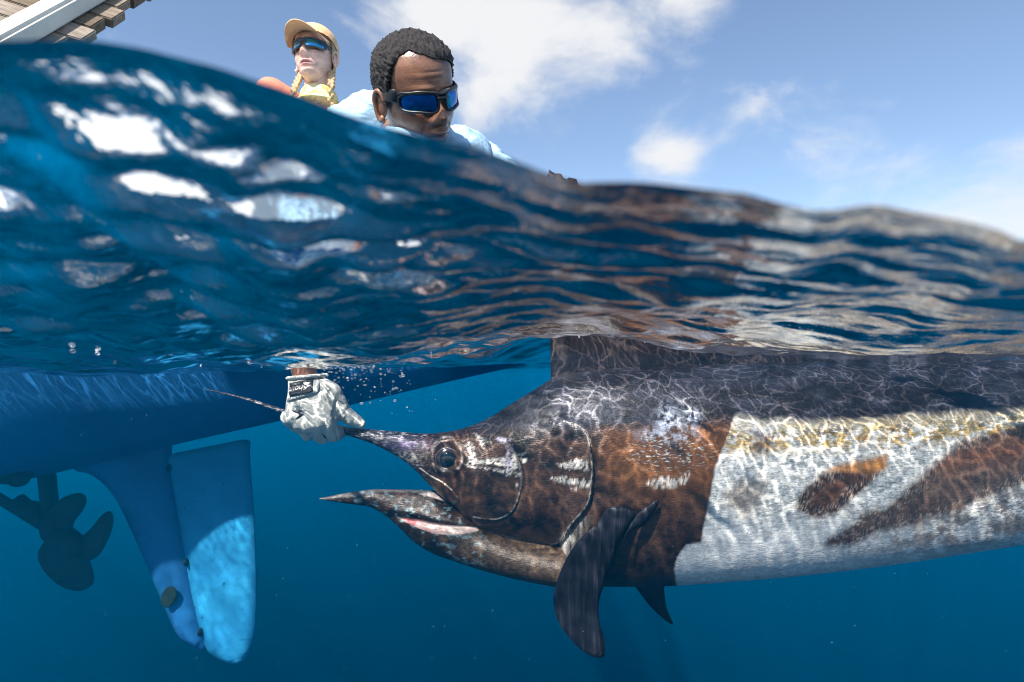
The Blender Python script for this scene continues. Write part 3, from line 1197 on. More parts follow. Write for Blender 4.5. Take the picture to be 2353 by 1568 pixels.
# the other pectoral fin, seen below the belly
f2 = zf((700, 760), (980, 760), (985, 880), (992, 960), (1010, 1060), (1040, 1130), (1068, 1198), (1020, 1180), (950, 1120), (860, 1030), (780, 920), (725, 845))
link('pectoral_fin', pymesh('pectoral_fin', [plate(fin_poly(smooth_poly(f2, 4), 1.70), 0.010, lambda x, z: 1.70 + 0.1 * (zz(1340) - z), 0.03)]), FIN, marlin)

# dorsal fin: webbed sail, base along the back, tip standing clear of the water
t = NT('dorsal_web')
vec = t.coords((1, 1, 1))
nb = t.noise(14, 5, .6, vec)
rays = t.noise(1.0, 3, .5, t.coords((70, 10, 7), (0, 0.12, 0)))
c = t.ramp(t.math('ADD', t.math('MULTIPLY', nb, .5), t.math('MULTIPLY', rays, .5)), [(.35, (.010, .008, .010)), (.6, (.030, .022, .023)), (.8, (.075, .060, .068))])
bs = t.pbr(c, 0.40, 0.05, t.bump(rays, .5, .006), .4)
bs.inputs['Subsurface Weight'].default_value = 0.0
DORS = t.m
dz = lambda x, y: ((1300 + x * 0.0935) * 0.9191, (380 + y * 0.0935) * 0.9191)
dpts = [(1266, 900), (1266, 872), (1265, 800), (1263, 700), (1261, 600), (1260, 500), (1259, 440), dz(740, 600), dz(800, 425), dz(840, 475), dz(960, 535), dz(1060, 525), dz(1120, 540), dz(1180, 650),
        dz(1275, 680), dz(1320, 625), dz(1400, 640), dz(1530, 665), dz(1580, 800), dz(1700, 880), dz(1800, 920), (1375, 470), (1400, 540), (1425, 620), (1450, 700), (1480, 745), (1540, 772), (1640, 788), (1760, 804),
        (1900, 818), (2050, 834), (2050, 860), (1700, 870), (1400, 880), (1300, 900)]
link('dorsal_fin', pymesh('dorsal_fin', [plate(fin_poly(dpts, FY), 0.011, lambda x, z: FY + 0.012 * math.sin(x * 6) * max(z, 0) * 4, 0.025)]), DORS, marlin)
# tail and the fins by it, beyond the frame
tp = fin_poly([(3440, 900), (3560, 860), (3700, 640), (3860, 420), (3830, 640), (3720, 860), (3700, 935), (3720, 1010), (3830, 1230), (3860, 1450), (3700, 1230), (3560, 1010), (3440, 970)], FY)
link('tail_fin', pymesh('tail_fin', [plate(smooth_poly(tp, 4), 0.03, None, 0.05)]), FIN, marlin)
ap = fin_poly([(2750, 1150), (2900, 1110), (2990, 1085), (2960, 1120), (2930, 1250), (2840, 1200)], FY)
link('anal_fin', pymesh('anal_fin', [plate(ap, 0.02, None, 0.05)]), FIN, marlin)

# ------------------------------------------------------------------ the boat
t = NT('blue_bottom_paint')
vec = t.coords()
n = t.noise(3.0, 6, .6, vec)
sp1 = t.ramp(t.noise(38, 3, .5, vec), [(.70, 0.0), (.76, 1.0)])
c = t.ramp(n, [(.3, (.008, .095, .27)), (.7, (.012, .14, .36))])
c = t.mix(t.math('MULTIPLY', sp1, .7), c, (.01, .02, .03))
t.pbr(c, .75, 0, t.bump(t.noise(60, 4, .6, vec), .2, .004), .2)
BLUE = t.m
t = NT('rudder_paint')
vec = t.coords()
sp1 = t.ramp(t.noise(42, 3, .5, vec), [(.69, 0.0), (.75, 1.0)])
c = t.ramp(t.noise(5.0, 6, .6, vec), [(.3, (.015, .20, .42)), (.7, (.025, .28, .52))])
c = t.mix(t.math('MULTIPLY', sp1, .75), c, (.01, .02, .03))
t.pbr(c, .8, 0, t.bump(t.noise(60, 4, .6, vec), .2, .004), .1)
RUD = t.m
GEL = mat_simple('white_gelcoat', (.86, .86, .84), .25, .04, 4, .03)
BRONZE = mat_simple('fouled_bronze', (.008, .016, .020), .7, .5, 22, .4, 0, .1)
DECKM = mat_simple('deck_grey', (.45, .46, .45), .6, .1, 20, .1)

boat = empty('fishing_boat', (-2.5, 3.0, 0.0))
tag(boat, 'white fishing boat with blue underwater hull floating behind the marlin', 'boat')
BY = 3.0
# stations from the stern (right) to the bow (off to the left): x, half beam at deck, half beam at waterline, keel depth, sheer height
ST = [(0.16, .42, .12, .03, .50), (0.0, .50, .20, .0, .56), (-.4, .62, .28, -.09, .74), (-.8, .72, .36, -.185, .88), (-1.2, .80, .45, -.275, .98), (-1.6, .86, .56, -.365, 1.03), (-2.0, .90, .72, -.46, 1.07), (-2.5, .93, .80, -.57, 1.10),
      (-3.5, .95, .85, -.70, 1.16), (-4.5, .88, .74, -.72, 1.26), (-5.5, .66, .45, -.64, 1.40), (-6.3, .34, .10, -.35, 1.52), (-6.7, .05, .01, .3, 1.58)]
sx_ = np.linspace(0.16, -6.7, 90)
S = np.array(ST)[::-1]
hb = smooth_interp(sx_, list(zip(S[:, 0], S[:, 1])))
hw = smooth_interp(sx_, list(zip(S[:, 0], S[:, 2])))
kd = smooth_interp(sx_, list(zip(S[:, 0], S[:, 3])))
sh_ = smooth_interp(sx_, list(zip(S[:, 0], S[:, 4])))
NS = 40
low = np.empty((len(sx_), 2 * NS + 1, 3))
for i in range(len(sx_)):
    for j in range(2 * NS + 1):
        s = (j - NS) / NS                     # -1 near side waterline .. 0 keel .. 1 far side
        a = abs(s)
        yv = hw[i] * (a ** 0.52)
        zv = kd[i] + (0.07 - kd[i]) * (0.38 * a + 0.62 * a ** 4)
        low[i, j] = (sx_[i], BY + math.copysign(yv, s), zv)
hm = mesh_np('hull_bottom', low.reshape(-1, 3), grid_quads(len(sx_), 2 * NS + 1))
hb_o = link('hull_bottom', hm, BLUE, boat)
hb_o['label'] = 'blue painted underwater hull'
NT_ = 14
for side in (-1, 1):
    V = np.empty((len(sx_), NT_ + 1, 3))
    for i in range(len(sx_)):
        for j in range(NT_ + 1):
            f = j / NT_
            V[i, j] = (sx_[i], BY + side * (hw[i] + (hb[i] - hw[i]) * f ** 2.5), 0.07 + (sh_[i] - 0.07) * f)
    link('topside', mesh_np('topside', V.reshape(-1, 3), grid_quads(len(sx_), NT_ + 1)), GEL, boat)
    rail = [Vector((sx_[i], BY + side * hb[i], sh_[i])) for i in range(len(sx_))]
    link('gunwale', pymesh('gunwale', [tube(rail, (.032, .026), 12)]), GEL, boat)
# transom and deck
tv = [tuple(low[0, j]) for j in range(2 * NS + 1)]
tV = tv + [(sx_[0], BY + hb[0], sh_[0]), (sx_[0], BY - hb[0], sh_[0])]
link('transom', pymesh('transom', [(tV, [tuple(range(len(tV)))])]), GEL, boat, smooth=False)
dV, dF = [], []
for i in range(len(sx_)):
    zd = .12 if sx_[i] < -.2 else .2
    for s in (-1, 1):
        dV.append((sx_[i], BY + s * hw[i] * .96, zd))
for i in range(len(sx_) - 1):
    dF.append((2 * i, 2 * i + 1, 2 * i + 3, 2 * i + 2))
link('deck', pymesh('deck', [(dV, dF)]), DECKM, boat)


def bp(pts, y=BY):
    return [(W(u, v, y).x, W(u, v, y).z) for u, v in pts]


rud = bp(smooth_poly([(384, 1050), (430, 1036), (500, 1022), (568, 1011), (573, 1040), (575, 1080), (580, 1140), (584, 1200), (588, 1300), (588, 1400), (582, 1465), (567, 1508), (545, 1525), (515, 1520), (490, 1505),
                      (474, 1488), (456, 1430), (438, 1350), (420, 1240), (404, 1150), (392, 1090)], 4))
rd = link('rudder', pymesh('rudder', [plate(rud, .06, lambda x, z: BY, .06)]), RUD, boat)
rd['label'] = 'bright blue rudder blade catching the sun'
skeg = bp(smooth_poly([(150, 1040), (250, 1012), (381, 985), (392, 1080), (404, 1150), (420, 1240), (438, 1350), (456, 1430), (471, 1492), (440, 1482), (408, 1455), (380, 1395), (340, 1300), (300, 1210),
                       (270, 1150), (240, 1112), (205, 1088), (175, 1080)], 4))
link('skeg', pymesh('skeg', [plate(skeg, .09, lambda x, z: BY, .06)]), BLUE, boat)
# hinge straps, zinc anode
zc = W(388, 1372, BY - .055)
ZINC = mat_simple('zinc_anode', (.014, .028, .014), .8, .4, 40, .5, 0, .1)
link('anode', pymesh('anode', [ellipsoid(zc, (.036, .010, .052), Matrix.Rotation(.35, 3, 'Y'))]), ZINC, boat)
for v in (1075, 1290, 1450):
    u = np.interp(v, [1050, 1250, 1490], [388, 424, 472])
    p = W(u, v, BY)
    q = pymesh('hinge', [ellipsoid(p, (.012, .040, .020), nu=14, nv=8)])
    link('hinge', q, BRONZE, boat)
# shaft, strut, propeller
hub = W(166, 1250, 2.92)
s0 = W(-140, 1060, 3.02)
sh_dir = (hub - s0).normalized()
link('shaft', pymesh('shaft', [tube([s0, hub], .024, 16), ellipsoid(W(72, 1175, 2.95), (.055, .045, .050)), tube([W(40, 1150, 2.955), W(105, 1203, 2.945)], .036, 16)]), BRONZE, boat)
st0, st1 = W(104, 1060, 3.0), W(122, 1235, 2.94)
link('strut', pymesh('strut', [tube([st0, st1], [(.03, .052), (.03, .045)], 16), ]), BRONZE, boat)
prop = empty('propeller', hub)
prop.parent = boat
prop.matrix_parent_inverse = Matrix.Translation(-boat.location)
hubm = pymesh('hub', [tube([hub - sh_dir * .10, hub - sh_dir * .06, hub + sh_dir * .05, hub + sh_dir * .10], [.045, .058, .050, .02], 20)])


def zp(*pts):                                 # from the close view of the propeller
    return [((x * 0.268) * 0.9191, (1100 + y * 0.268) * 0.9191) for x, y in pts]


blades = [zp((640, 905), (665, 830), (680, 760), (720, 700), (758, 620), (755, 550), (715, 512), (650, 512), (570, 545), (500, 610), (440, 690), (405, 780), (405, 850), (430, 915), (500, 960), (590, 960)),
          zp((640, 850), (690, 880), (760, 893), (830, 850), (890, 790), (960, 705), (1030, 658), (1075, 675), (1096, 740), (1085, 830), (1040, 950), (985, 1040), (920, 1090), (850, 1115), (770, 1105), (690, 1060), (640, 960)),
          zp((560, 920), (450, 935), (390, 1000), (360, 1080), (375, 1180), (430, 1280), (510, 1370), (600, 1420), (690, 1437), (770, 1410), (825, 1350), (830, 1250), (805, 1140), (760, 1060), (680, 960))]
tilt = [(.22, .12), (-.22, .14), (.08, -.16)]
link('hub', hubm, BRONZE, prop)
for b, (kx, kz) in zip(blades, tilt):
    pl = fin_poly(smooth_poly(b, 3), 2.92)
    link('blade', pymesh('blade', [plate(pl, .028, lambda x, z, kx=kx, kz=kz: 2.92 + kx * (x - hub.x) + kz * (z - hub.z), .05)]), BRONZE, prop)
# through-hull fitting up by the keel
fp = W(30, 1090, 2.72)
link('fitting', pymesh('fitting', [ellipsoid(fp, (.085, .05, .045)), ellipsoid(fp + Vector((-.06, -.02, .03)), (.05, .04, .03)), ellipsoid(fp + Vector((.05, -.03, -.02)), (.04, .04, .03))]), BRONZE, boat)

# ------------------------------------------------------------------ people
HZ = np.array([-.121, -.117, -.110, -.100, -.085, -.070, -.050, -.030, 0, .020, .040, .060, .080, .095, .107, .114, .117])
HYF = np.array([.030, .064, .078, .0830, .0790, .0850, .0850, .0835, .0815, .0900, .0900, .0860, .0760, .0600, .0400, .020, .001])
HYB = np.array([-.01, .000, .008, .0150, .0250, .0450, .0680, .0820, .0950, .1000, .1010, .0970, .0860, .0680, .0450, .022, .001])
HW = np.array([.006, .018, .026, .0360, .0480, .0565, .0635, .0675, .0715, .0745, .0755, .0740, .0670, .0540, .0370, .018, .001])
NHA, NHZ = 180, 150


def head_grid(off=0.0):
    tz = np.linspace(0, 1, NHZ)
    z = -.121 + .238 * (0.5 - 0.5 * np.cos(math.pi * tz))
    z = 0.35 * z + 0.65 * np.linspace(-.121, .117, NHZ)
    pz = list(zip(HZ, HYF))
    yf = smooth_interp(z, pz)
    yb = smooth_interp(z, list(zip(HZ, HYB)))
    w = smooth_interp(z, list(zip(HZ, HW)))
    a = np.linspace(0, 2 * math.pi, NHA, endpoint=False)
    ca, sa = np.cos(a), np.sin(a)
    e = 1.0
    X = w[:, None] * (np.sign(sa) * np.abs(sa) ** e)[None, :]
    Y = np.where(ca[None, :] > 0, yf[:, None], yb[:, None]) * (np.sign(ca) * np.abs(ca) ** e)[None, :]
    Z = np.repeat(z[:, None], NHA, 1)
    P = np.stack([X, Y, Z], -1)
    if np.any(off):
        c = np.stack([0 * X, 0 * X, np.clip(Z, -.06, .03)], -1)
        d = P - c
        P = P + d / np.linalg.norm(d, axis=-1, keepdims=True) * (off if np.isscalar(off) else off[..., None])
    return P


def face_features(P, wide=1.0):
    x, y, z = P[..., 0], P[..., 1], P[..., 2]
    fr = np.clip(y / .03, 0, 1)
    g = lambda u, s: np.exp(-(u / s) ** 2)
    nz = np.interp(z, [-.056, -.050, -.043, -.034, -.01, .008, .02], [0, .006, .023, .029, .015, .006, 0])
    ns = np.interp(z, [-.05, -.036, -.01, .01], [.017 * wide, .0145 * wide, .0085, .007])
    dy = nz * np.exp(-(np.abs(x) / ns) ** 2.4)
    dy += .006 * g(np.abs(x) - .014 * wide, .006) * g(z + .043, .008)
    dy += -.013 * g(np.abs(x) - .032, .017) * g(z - .001, .013)
    dy += .005 * g(np.abs(x) - .030, .022) * g(z - .021, .007)
    dy += .006 * g(np.abs(x) - .040, .018) * g(z + .030, .018)
    dy += .0075 * wide * g(x, .019) * g(z + .0665, .0060) + .0085 * wide * g(x, .016) * g(z + .0810, .0065)
    dy += -.0065 * g(x, .021) * g(z + .0735, .0028)
    dy += -.004 * g(x, .020) * g(z + .091, .005)
    dy += .006 * g(x, .018) * g(z + .106, .010)
    dy += -.0035 * g(np.abs(x) - .026 - .30 * (-.045 - z), .0045) * g(z + .060, .016)       # fold from nose to mouth
    dy += -.0009 * (g(z - .052, .0025) + g(z - .040, .0025)) * g(x, .035) * (wide > 1)       # lines on the brow
    P = P.copy()
    P[..., 1] = y + dy * fr
    P[..., 0] = x + np.sign(x) * .004 * g(z + .035, .02) * g(y - .05, .025)
    return P


def head_colors(P, skin, lip, wide=1.0):
    x, y, z = P[..., 0].ravel(), P[..., 1].ravel(), P[..., 2].ravel()
    c = np.tile(np.array(skin), (len(x), 1)) * (0.55 + 0.9 * fbm(x * 60 + 9, z * 60 + y * 40, 5, 5))[:, None]
    m = np.exp(-(x / (.024 * wide)) ** 4) * np.exp(-((z + .0745) / .0125) ** 4) * (y > .05)
    c = c * (1 - m[:, None]) + np.array(lip)[None] * m[:, None]
    ck = np.exp(-((np.abs(x) - .042) / .018) ** 2 - ((z + .03) / .02) ** 2) * (y > 0)
    c[:, 0] *= 1 + .15 * ck
    slit = np.exp(-(x / .02) ** 4) * np.exp(-((z + .0735) / .0024) ** 2) * (y > .05)
    c *= (1 - .7 * slit)[:, None]
    return np.concatenate([np.clip(c, 0, 1), np.ones((len(x), 1))], 1)


def ear_parts(s, wide=1.0):
    parts = []
    c = Vector((s * .0735, -.012, -.014))
    R = Matrix.Rotation(s * .30, 3, 'Z') @ Matrix.Rotation(-.18, 3, 'X')
    parts.append(ellipsoid(c + Vector((s * .004, 0, 0)), (.006, .016, .028), R, 16, 12))
    rim = []
    for k in range(15):
        a = math.radians(-100 + k * 19)
        rr = (.017 if a > 0 else .0145)
        rim.append(c + R @ Vector((s * .0105, -rr * math.cos(a - .3) * .98, .030 * math.sin(a))))
    parts.append(tube(rim, .0048, 8))
    parts.append(ellipsoid(c + R @ Vector((s * .008, .004, -.027)), (.006, .008, .009), None, 12, 8))
    return parts


def view_basis(pos):
    d = Vector(pos).normalized()
    r = Vector((1, 0, 0))
    r = (r - d * r.dot(d)).normalized()
    u = r.cross(d)
    return -d, r, u


def head_matrix(pos, yaw, pitch, roll, scale=1.0):
    """yaw to the right and pitch up as seen from the water"""
    n, r, u = view_basis(pos)
    yaw, pitch, roll = map(math.radians, (yaw, pitch, roll))
    Fv = (n * math.cos(yaw) + r * math.sin(yaw)) * math.cos(pitch) + u * math.sin(pitch)
    R0 = (r * math.cos(yaw) - n * math.sin(yaw))
    Up = Fv.cross(R0)
    Up = Up if Up.dot(u) > 0 else -Up
    # local x such that (x, y=face, z=up) is right handed
    X = Fv.cross(Up)
    Rm = Matrix((X, Fv, Up)).transposed()
    Rm = Rm @ Matrix.Rotation(roll, 3, 'Y')
    M = Rm.to_4x4()
    M.translation = Vector(pos)
    return M @ Matrix.Scale(scale, 4)


def xf(M, P):
    A = np.array(M)
    return P @ A[:3, :3].T + A[:3, 3]


def xfl(M, parts):
    return [([M @ Vector(v) for v in V], F) for V, F in parts]


def grid_sub(P, mask):
    """faces of a wrapped head grid whose corners all pass the mask, as numpy"""
    q = grid_quads(P.shape[0], P.shape[1], wrap=True)
    ok = mask.ravel()[q].all(1)
    q = q[ok]
    used = np.unique(q)
    idx = np.full(P.shape[0] * P.shape[1], -1)
    idx[used] = np.arange(len(used))
    return P.reshape(-1, 3)[used], idx[q], used


def skin_mat(name, rough, spec, sub):
    t = NT(name)
    at = t.node('ShaderNodeAttribute', attribute_name='col')
    vec = t.coords()
    b = t.pbr(at.outputs['Color'], t.ramp(t.noise(70, 4, .6, vec), [(.3, rough * .75), (.7, rough * 1.25)]), 0, t.bump(t.noise(260, 4, .7, vec), .35, .0022), spec)
    b.inputs['Coat Weight'].default_value = .15
    b.inputs['Coat Roughness'].default_value = .22
    b.inputs['Subsurface Weight'].default_value = sub
    b.inputs['Subsurface Radius'].default_value = (.008, .003, .0015)
    b.inputs['Subsurface Scale'].default_value = 1.0
    return t.m


def person_body(name, M, skin, lip, limbs, mat, parent, wide=1.0, voxel=.006, hairline=None):
    """head with face and ears, neck, trunk and limbs in one mesh"""
    H = face_features(head_grid(), wide)
    hc = head_colors(H, skin, lip, wide)
    if hairline is not None:                      # stubble and the hair's shadow, painted into the skin along the hairline
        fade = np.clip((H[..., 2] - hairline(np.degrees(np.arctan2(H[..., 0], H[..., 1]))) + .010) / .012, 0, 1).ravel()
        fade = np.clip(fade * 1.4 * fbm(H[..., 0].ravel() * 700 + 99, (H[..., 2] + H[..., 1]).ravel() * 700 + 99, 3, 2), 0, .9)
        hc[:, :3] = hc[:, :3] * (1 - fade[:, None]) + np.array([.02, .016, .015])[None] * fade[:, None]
    q = grid_quads(NHZ, NHA, wrap=True)
    HV = xf(M, H.reshape(-1, 3))
    fm = fused('limbs', limbs + xfl(M, [capsule((0, -.025, -.06), (0, -.045, -.16), .054, .058, 20)]), voxel, 5)
    fv = np.empty(len(fm.vertices) * 3)
    fm.vertices.foreach_get('co', fv)
    fv = fv.reshape(-1, 3)
    ff = [tuple(p.vertices) for p in fm.polygons]
    EV, EF = join(xfl(M, ear_parts(-1) + ear_parts(1)))
    V = np.concatenate([HV, fv, np.array([tuple(p) for p in EV])])
    n0, n1_ = len(HV), len(HV) + len(fv)
    F = [tuple(r) for r in q.tolist()] + [tuple(i + n0 for i in f) for f in ff] + [tuple(i + n1_ for i in f) for f in EF]
    F.append(tuple(range(NHA)))
    me = bpy.data.meshes.new('body')
    me.from_pydata(V.tolist(), [], F)
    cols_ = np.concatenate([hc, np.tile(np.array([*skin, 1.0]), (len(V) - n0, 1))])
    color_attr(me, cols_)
    bm = bmesh.new()
    bm.from_mesh(me)
    bmesh.ops.recalc_face_normals(bm, faces=bm.faces)
    bm.to_mesh(me)
    bm.free()
    return link('body', me, mat, parent)


def sunglasses(parent, M, lens_cols, frame_col, temple_h=.012, zc=0.0, lens_h=.020, curve=1.0):
    """wrap sunglasses: brow bar and rims, two mirrored lenses, two temples"""
    def pt(a, z, o=0.0):
        a = math.radians(a)
        return Vector(((.079 + o) * math.sin(a), (.107 + o) * math.cos(a) - .004, z + zc))
    fm_ = mat_simple('sunglass_frame', frame_col, .35, .3, 60, .05)
    g = empty('sunglasses', (M @ Vector((0, .09, 0))))
    g.parent = parent
    g.matrix_parent_inverse = Matrix.Translation(-parent.location)
    parts = []
    for s in (-1, 1):
        out = []
        for k in range(48):
            th = 2 * math.pi * k / 48
            cx, cz = math.cos(th), math.sin(th)
            e = 2 / 3.4
            ex = math.copysign(abs(cx) ** e, cx)
            ez = math.copysign(abs(cz) ** e, cz)
            a = s * (33 + 27 * ex)
            hgt = lens_h * (1.0 - .18 * ex) if ez < 0 else lens_h * (.92 - .06 * ex)
            out.append((a, hgt * ez + (.003 * -abs(ex))))
        parts.append(tube([pt(a, z, .0015) for a, z in out] + [pt(*out[0], .0015)], .0028, 8, False))
        # lens: fan of rings
        V, F = [], []
        rings = 10
        ca_, cz_ = s * 33, 0.0
        for r in range(rings + 1):
            f = r / rings
            for a, z in out:
                V.append(pt(ca_ + (a - ca_) * f, z * f, -.0005 + .0025 * (1 - f * f)))
        n = len(out)
        for r in range(rings):
            for k in range(n):
                k2 = (k + 1) % n
                F.append((r * n + k, r * n + k2, (r + 1) * n + k2, (r + 1) * n + k))
        lm = NT('mirror_lens')
        vec = lm.coords()
        cc_ = lm.ramp(lm.noise(24, 3, .5, vec), [(.25, lens_cols[0]), (.5, lens_cols[1]), (.75, lens_cols[2])])
        lm.pbr(cc_, .06, .92, None, .6)
        lo = link('lens', pymesh('lens', xfl(M, [(V, F)])), lm.m, g)
        # temple
        tp_ = [pt(s * 61, .009), pt(s * 70, .010), Vector((s * .0800, .012, .008 + zc)), Vector((s * .0790, -.020, .007 + zc)), Vector((s * .0770, -.034, -.002 + zc)), Vector((s * .0750, -.042, -.018 + zc))]
        tv_, tf_ = tube(tp_, [(temple_h, .003), (temple_h, .003), (temple_h * .8, .0026), (temple_h * .55, .0024), (.004, .0024), (.003, .0022)], 12)
        link('temple', pymesh('temple', xfl(M, [(tv_, tf_)])), fm_, g)
    parts.append(tube([pt(a, .016 - .0045 * math.exp(-(a / 9) ** 2), .001) for a in np.linspace(-60, 60, 30)], .0034, 8))
    parts.append(tube([pt(a, .004, .0015) for a in np.linspace(-8, 8, 8)], .0045, 8))
    link('rim', pymesh('rim', xfl(M, parts)), fm_, g)
    return g


def cloth_mat(name, color, scale=18, bump=.5):
    t = NT(name)
    vec = t.coords()
    n = t.noise(scale, 4, .6, vec, .6)
    c = t.ramp(n, [(.3, [k * .82 for k in color]), (.7, [min(1, k * 1.08) for k in color])])
    h = t.math('ADD', t.noise(scale * .7, 3, .55, vec, 1.2), t.math('MULTIPLY', t.noise(900, 2, .5, vec), .05))
    t.pbr(c, .85, 0, t.bump(h, bump, .02), .2)
    return t.m


# ---- the man leaning over the gunwale
man = empty('person', (-.35, 2.5, .12))
tag(man, 'person in light blue hooded shirt and sunglasses leaning down to grip the bill', 'person', )
MH = W(956, 217, 1.27)
MM = head_matrix(MH, 30, -6, 7, .99)
M_SKIN = skin_mat('skin_dark', .30, .6, .03)
sR, sL = Vector((-.405, 1.45, .545)), Vector((-.085, 1.50, .455))
elb, wri = Vector((-.575, 1.50, .30)), W(703, 872, 1.545)
hipc = Vector((-.52, 2.40, .84))
nb = Vector((-.235, 1.43, .53))
elL, haL = Vector((.03, 1.80, .50)), Vector((-.12, 2.17, .80))
limbs_m = [capsule(hipc, (-.42, 1.80, .66), .120, .125), capsule((-.42, 1.80, .66), nb, .125, .080), capsule(sR, sL, .062, .062),
           capsule(sR, elb, .052, .042), capsule(elb, (elb + wri) / 2, .043, .040), capsule((elb + wri) / 2, wri, .040, .031), capsule(sL, elL, .050, .041), capsule(elL, haL, .041, .029),
           capsule(hipc + Vector((-.1, 0, -.05)), (-.60, 2.80, .60), .085, .058), capsule((-.60, 2.80, .60), (-.60, 3.05, .26), .056, .040),
           capsule(hipc + Vector((.1, 0, -.05)), (-.44, 2.80, .60), .085, .058), capsule((-.44, 2.80, .60), (-.44, 3.05, .26), .056, .040),
           capsule((-.60, 3.07, .24), (-.60, 3.17, .20), .036, .028), capsule((-.44, 3.07, .24), (-.44, 3.17, .20), .036, .028)]
pal = haL + Vector((-.03, .05, .0))
limbs_m.append(capsule(haL, pal, .030, .034))
for k in range(4):
    b0 = pal + Vector((-.030 + k * .021, .02, .012))
    limbs_m.append(capsule(b0, b0 + Vector((.0, .045, -.004)), .0095, .009))
    limbs_m.append(capsule(b0 + Vector((0, .045, -.004)), b0 + Vector((0, .058, -.034)), .009, .0075))
limbs_m.append(capsule(pal + Vector((.035, -.005, 0)), pal + Vector((.055, .035, -.012)), .011, .009))
def man_hairline(azz):
    return np.interp(azz, [-180, -125, -100, -82, -72, -64, -50, -35, -15, 0, 15, 35, 50, 60, 68, 75, 82, 100, 125, 180],
                     [-.062, -.040, .012, -.022, .006, .040, .056, .064, .070, .075, .083, .089, .082, .060, .030, -.002, -.022, .012, -.040, -.062])


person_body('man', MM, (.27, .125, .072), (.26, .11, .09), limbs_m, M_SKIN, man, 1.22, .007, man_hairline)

# hair: tight dark curls over the skull
G = head_grid(0.0)
x, y, z = G[..., 0], G[..., 1], G[..., 2]
azz = np.degrees(np.arctan2(x, y))
line = man_hairline(azz)
line = line + .004 * (fbm(azz / 6 + 40, z * 0 + 3, 9, 3) - .5)
hm_ = z > line
edge = np.clip((z - line) / .012, 0, 1)
curl = fbm(x * 190 + z * 70 + 50, y * 190 + z * 150 + 50, 77, 3, .6)
curl2 = vnoise(x * 330 - z * 210 + 90, y * 330 + z * 260 + 90, 78)
off = (.002 + .0050 * edge) + (.011 * (curl - .45) + .0065 * (curl2 - .5)) * edge
HG = head_grid(off)
hv, hq, _ = grid_sub(HG, hm_)
t = NT('curly_hair')
vec = t.coords()
nn = t.noise(330, 4, .65, vec)
t.pbr(t.ramp(nn, [(.35, (.004, .0035, .0035)), (.7, (.055, .047, .047))]), .62, 0, t.bump(nn, .9, .004), .35)
link('hair', mesh_np('hair', xf(MM, hv), hq), t.m, man)
sunglasses(man, MM, ((.01, .30, .28), (.008, .10, .30), (.02, .20, .62)), (.016, .016, .018), .0135)

# shirt
SH_B = cloth_mat('blue_shirt', (.42, .63, .80), 14, .8)
shirt_p = [capsule(hipc + Vector((0, .02, 0)), (-.42, 1.80, .66), .145, .150), capsule((-.42, 1.80, .66), nb + Vector((0, .05, .0)), .150, .100), capsule(sR, sL, .078, .076), capsule(sR, elb, .072, .062),
           capsule(elb, elb + (wri - elb) * .35, .062, .055), capsule(sL, elL, .070, .060), capsule(elL, elL + (haL - elL) * .8, .059, .046),
           ellipsoid((-.33, 1.50, .60), (.13, .12, .075)), ellipsoid((-.14, 1.52, .52), (.10, .12, .08))]
sm = fused('shirt', shirt_p, .008, 6)
vs2 = np.empty(len(sm.vertices) * 3)
sm.vertices.foreach_get('co', vs2)
vs2 = vs2.reshape(-1, 3)
nr = np.empty(len(sm.vertices) * 3)
sm.vertices.foreach_get('normal', nr)
nr = nr.reshape(-1, 3)
fold = fbm(vs2[:, 0] * 16 + vs2[:, 2] * 10, vs2[:, 1] * 9 + vs2[:, 2] * 14, 12, 3) - .5
fold2 = fbm(vs2[:, 0] * 45 - vs2[:, 2] * 30, vs2[:, 1] * 20 + vs2[:, 2] * 25, 14, 3) - .5
vs2 = vs2 + nr * (fold * .026 + fold2 * .010)[:, None]
sm.vertices.foreach_set('co', vs2.ravel())
link('shirt', sm, SH_B, man)
# hood bunched round the neck
hood = []
nk = MM @ Vector((.012, -.040, -.128))
upn = (MM.to_3x3() @ Vector((0, -.2, 1))).normalized()
ax = (MM.to_3x3() @ Vector((1, 0, 0))).normalized()
ay = upn.cross(ax).normalized()
ring = []
for k in range(25):
    a = 2 * math.pi * k / 24
    ring.append(nk + ax * (-.090 * math.cos(a)) + ay * (.092 * math.sin(a)) + upn * (.012 * math.sin(3 * a + 1) + (.030 if math.sin(a) > 0 else -.01) * abs(math.sin(a))))
hood.append(tube(ring, [(.026 + .010 * math.sin(2.3 * k), .020 + .006 * math.sin(1.7 * k + 1)) for k in range(25)], 12))
ring2 = [p - upn * .038 + (p - nk).normalized() * .024 for p in ring]
hood.append(tube(ring2, [(.032 + .008 * math.sin(1.9 * k), .026) for k in range(25)], 12))
link('hood', fused('hood', hood, .006, 4), SH_B, man)
TR = cloth_mat('khaki_shorts', (.30, .27, .20), 12, .4)
link('shorts', fused('shorts', [capsule(hipc + Vector((0, 0, .0)), hipc + Vector((0, .05, -.1)), .160, .160), capsule(hipc + Vector((-.1, .03, -.08)), (-.595, 2.70, .66), .105, .085),
                                capsule(hipc + Vector((.1, .03, -.08)), (-.44, 2.70, .66), .105, .085)], .012, 4), TR, man)

# ---- work glove closed round the bill: back of the hand to the camera, thumb along the bill
GY_ = 1.545


def gp(u, v, dy=0.0):
    p = W(u, v, GY_)
    p.y += dy
    return p


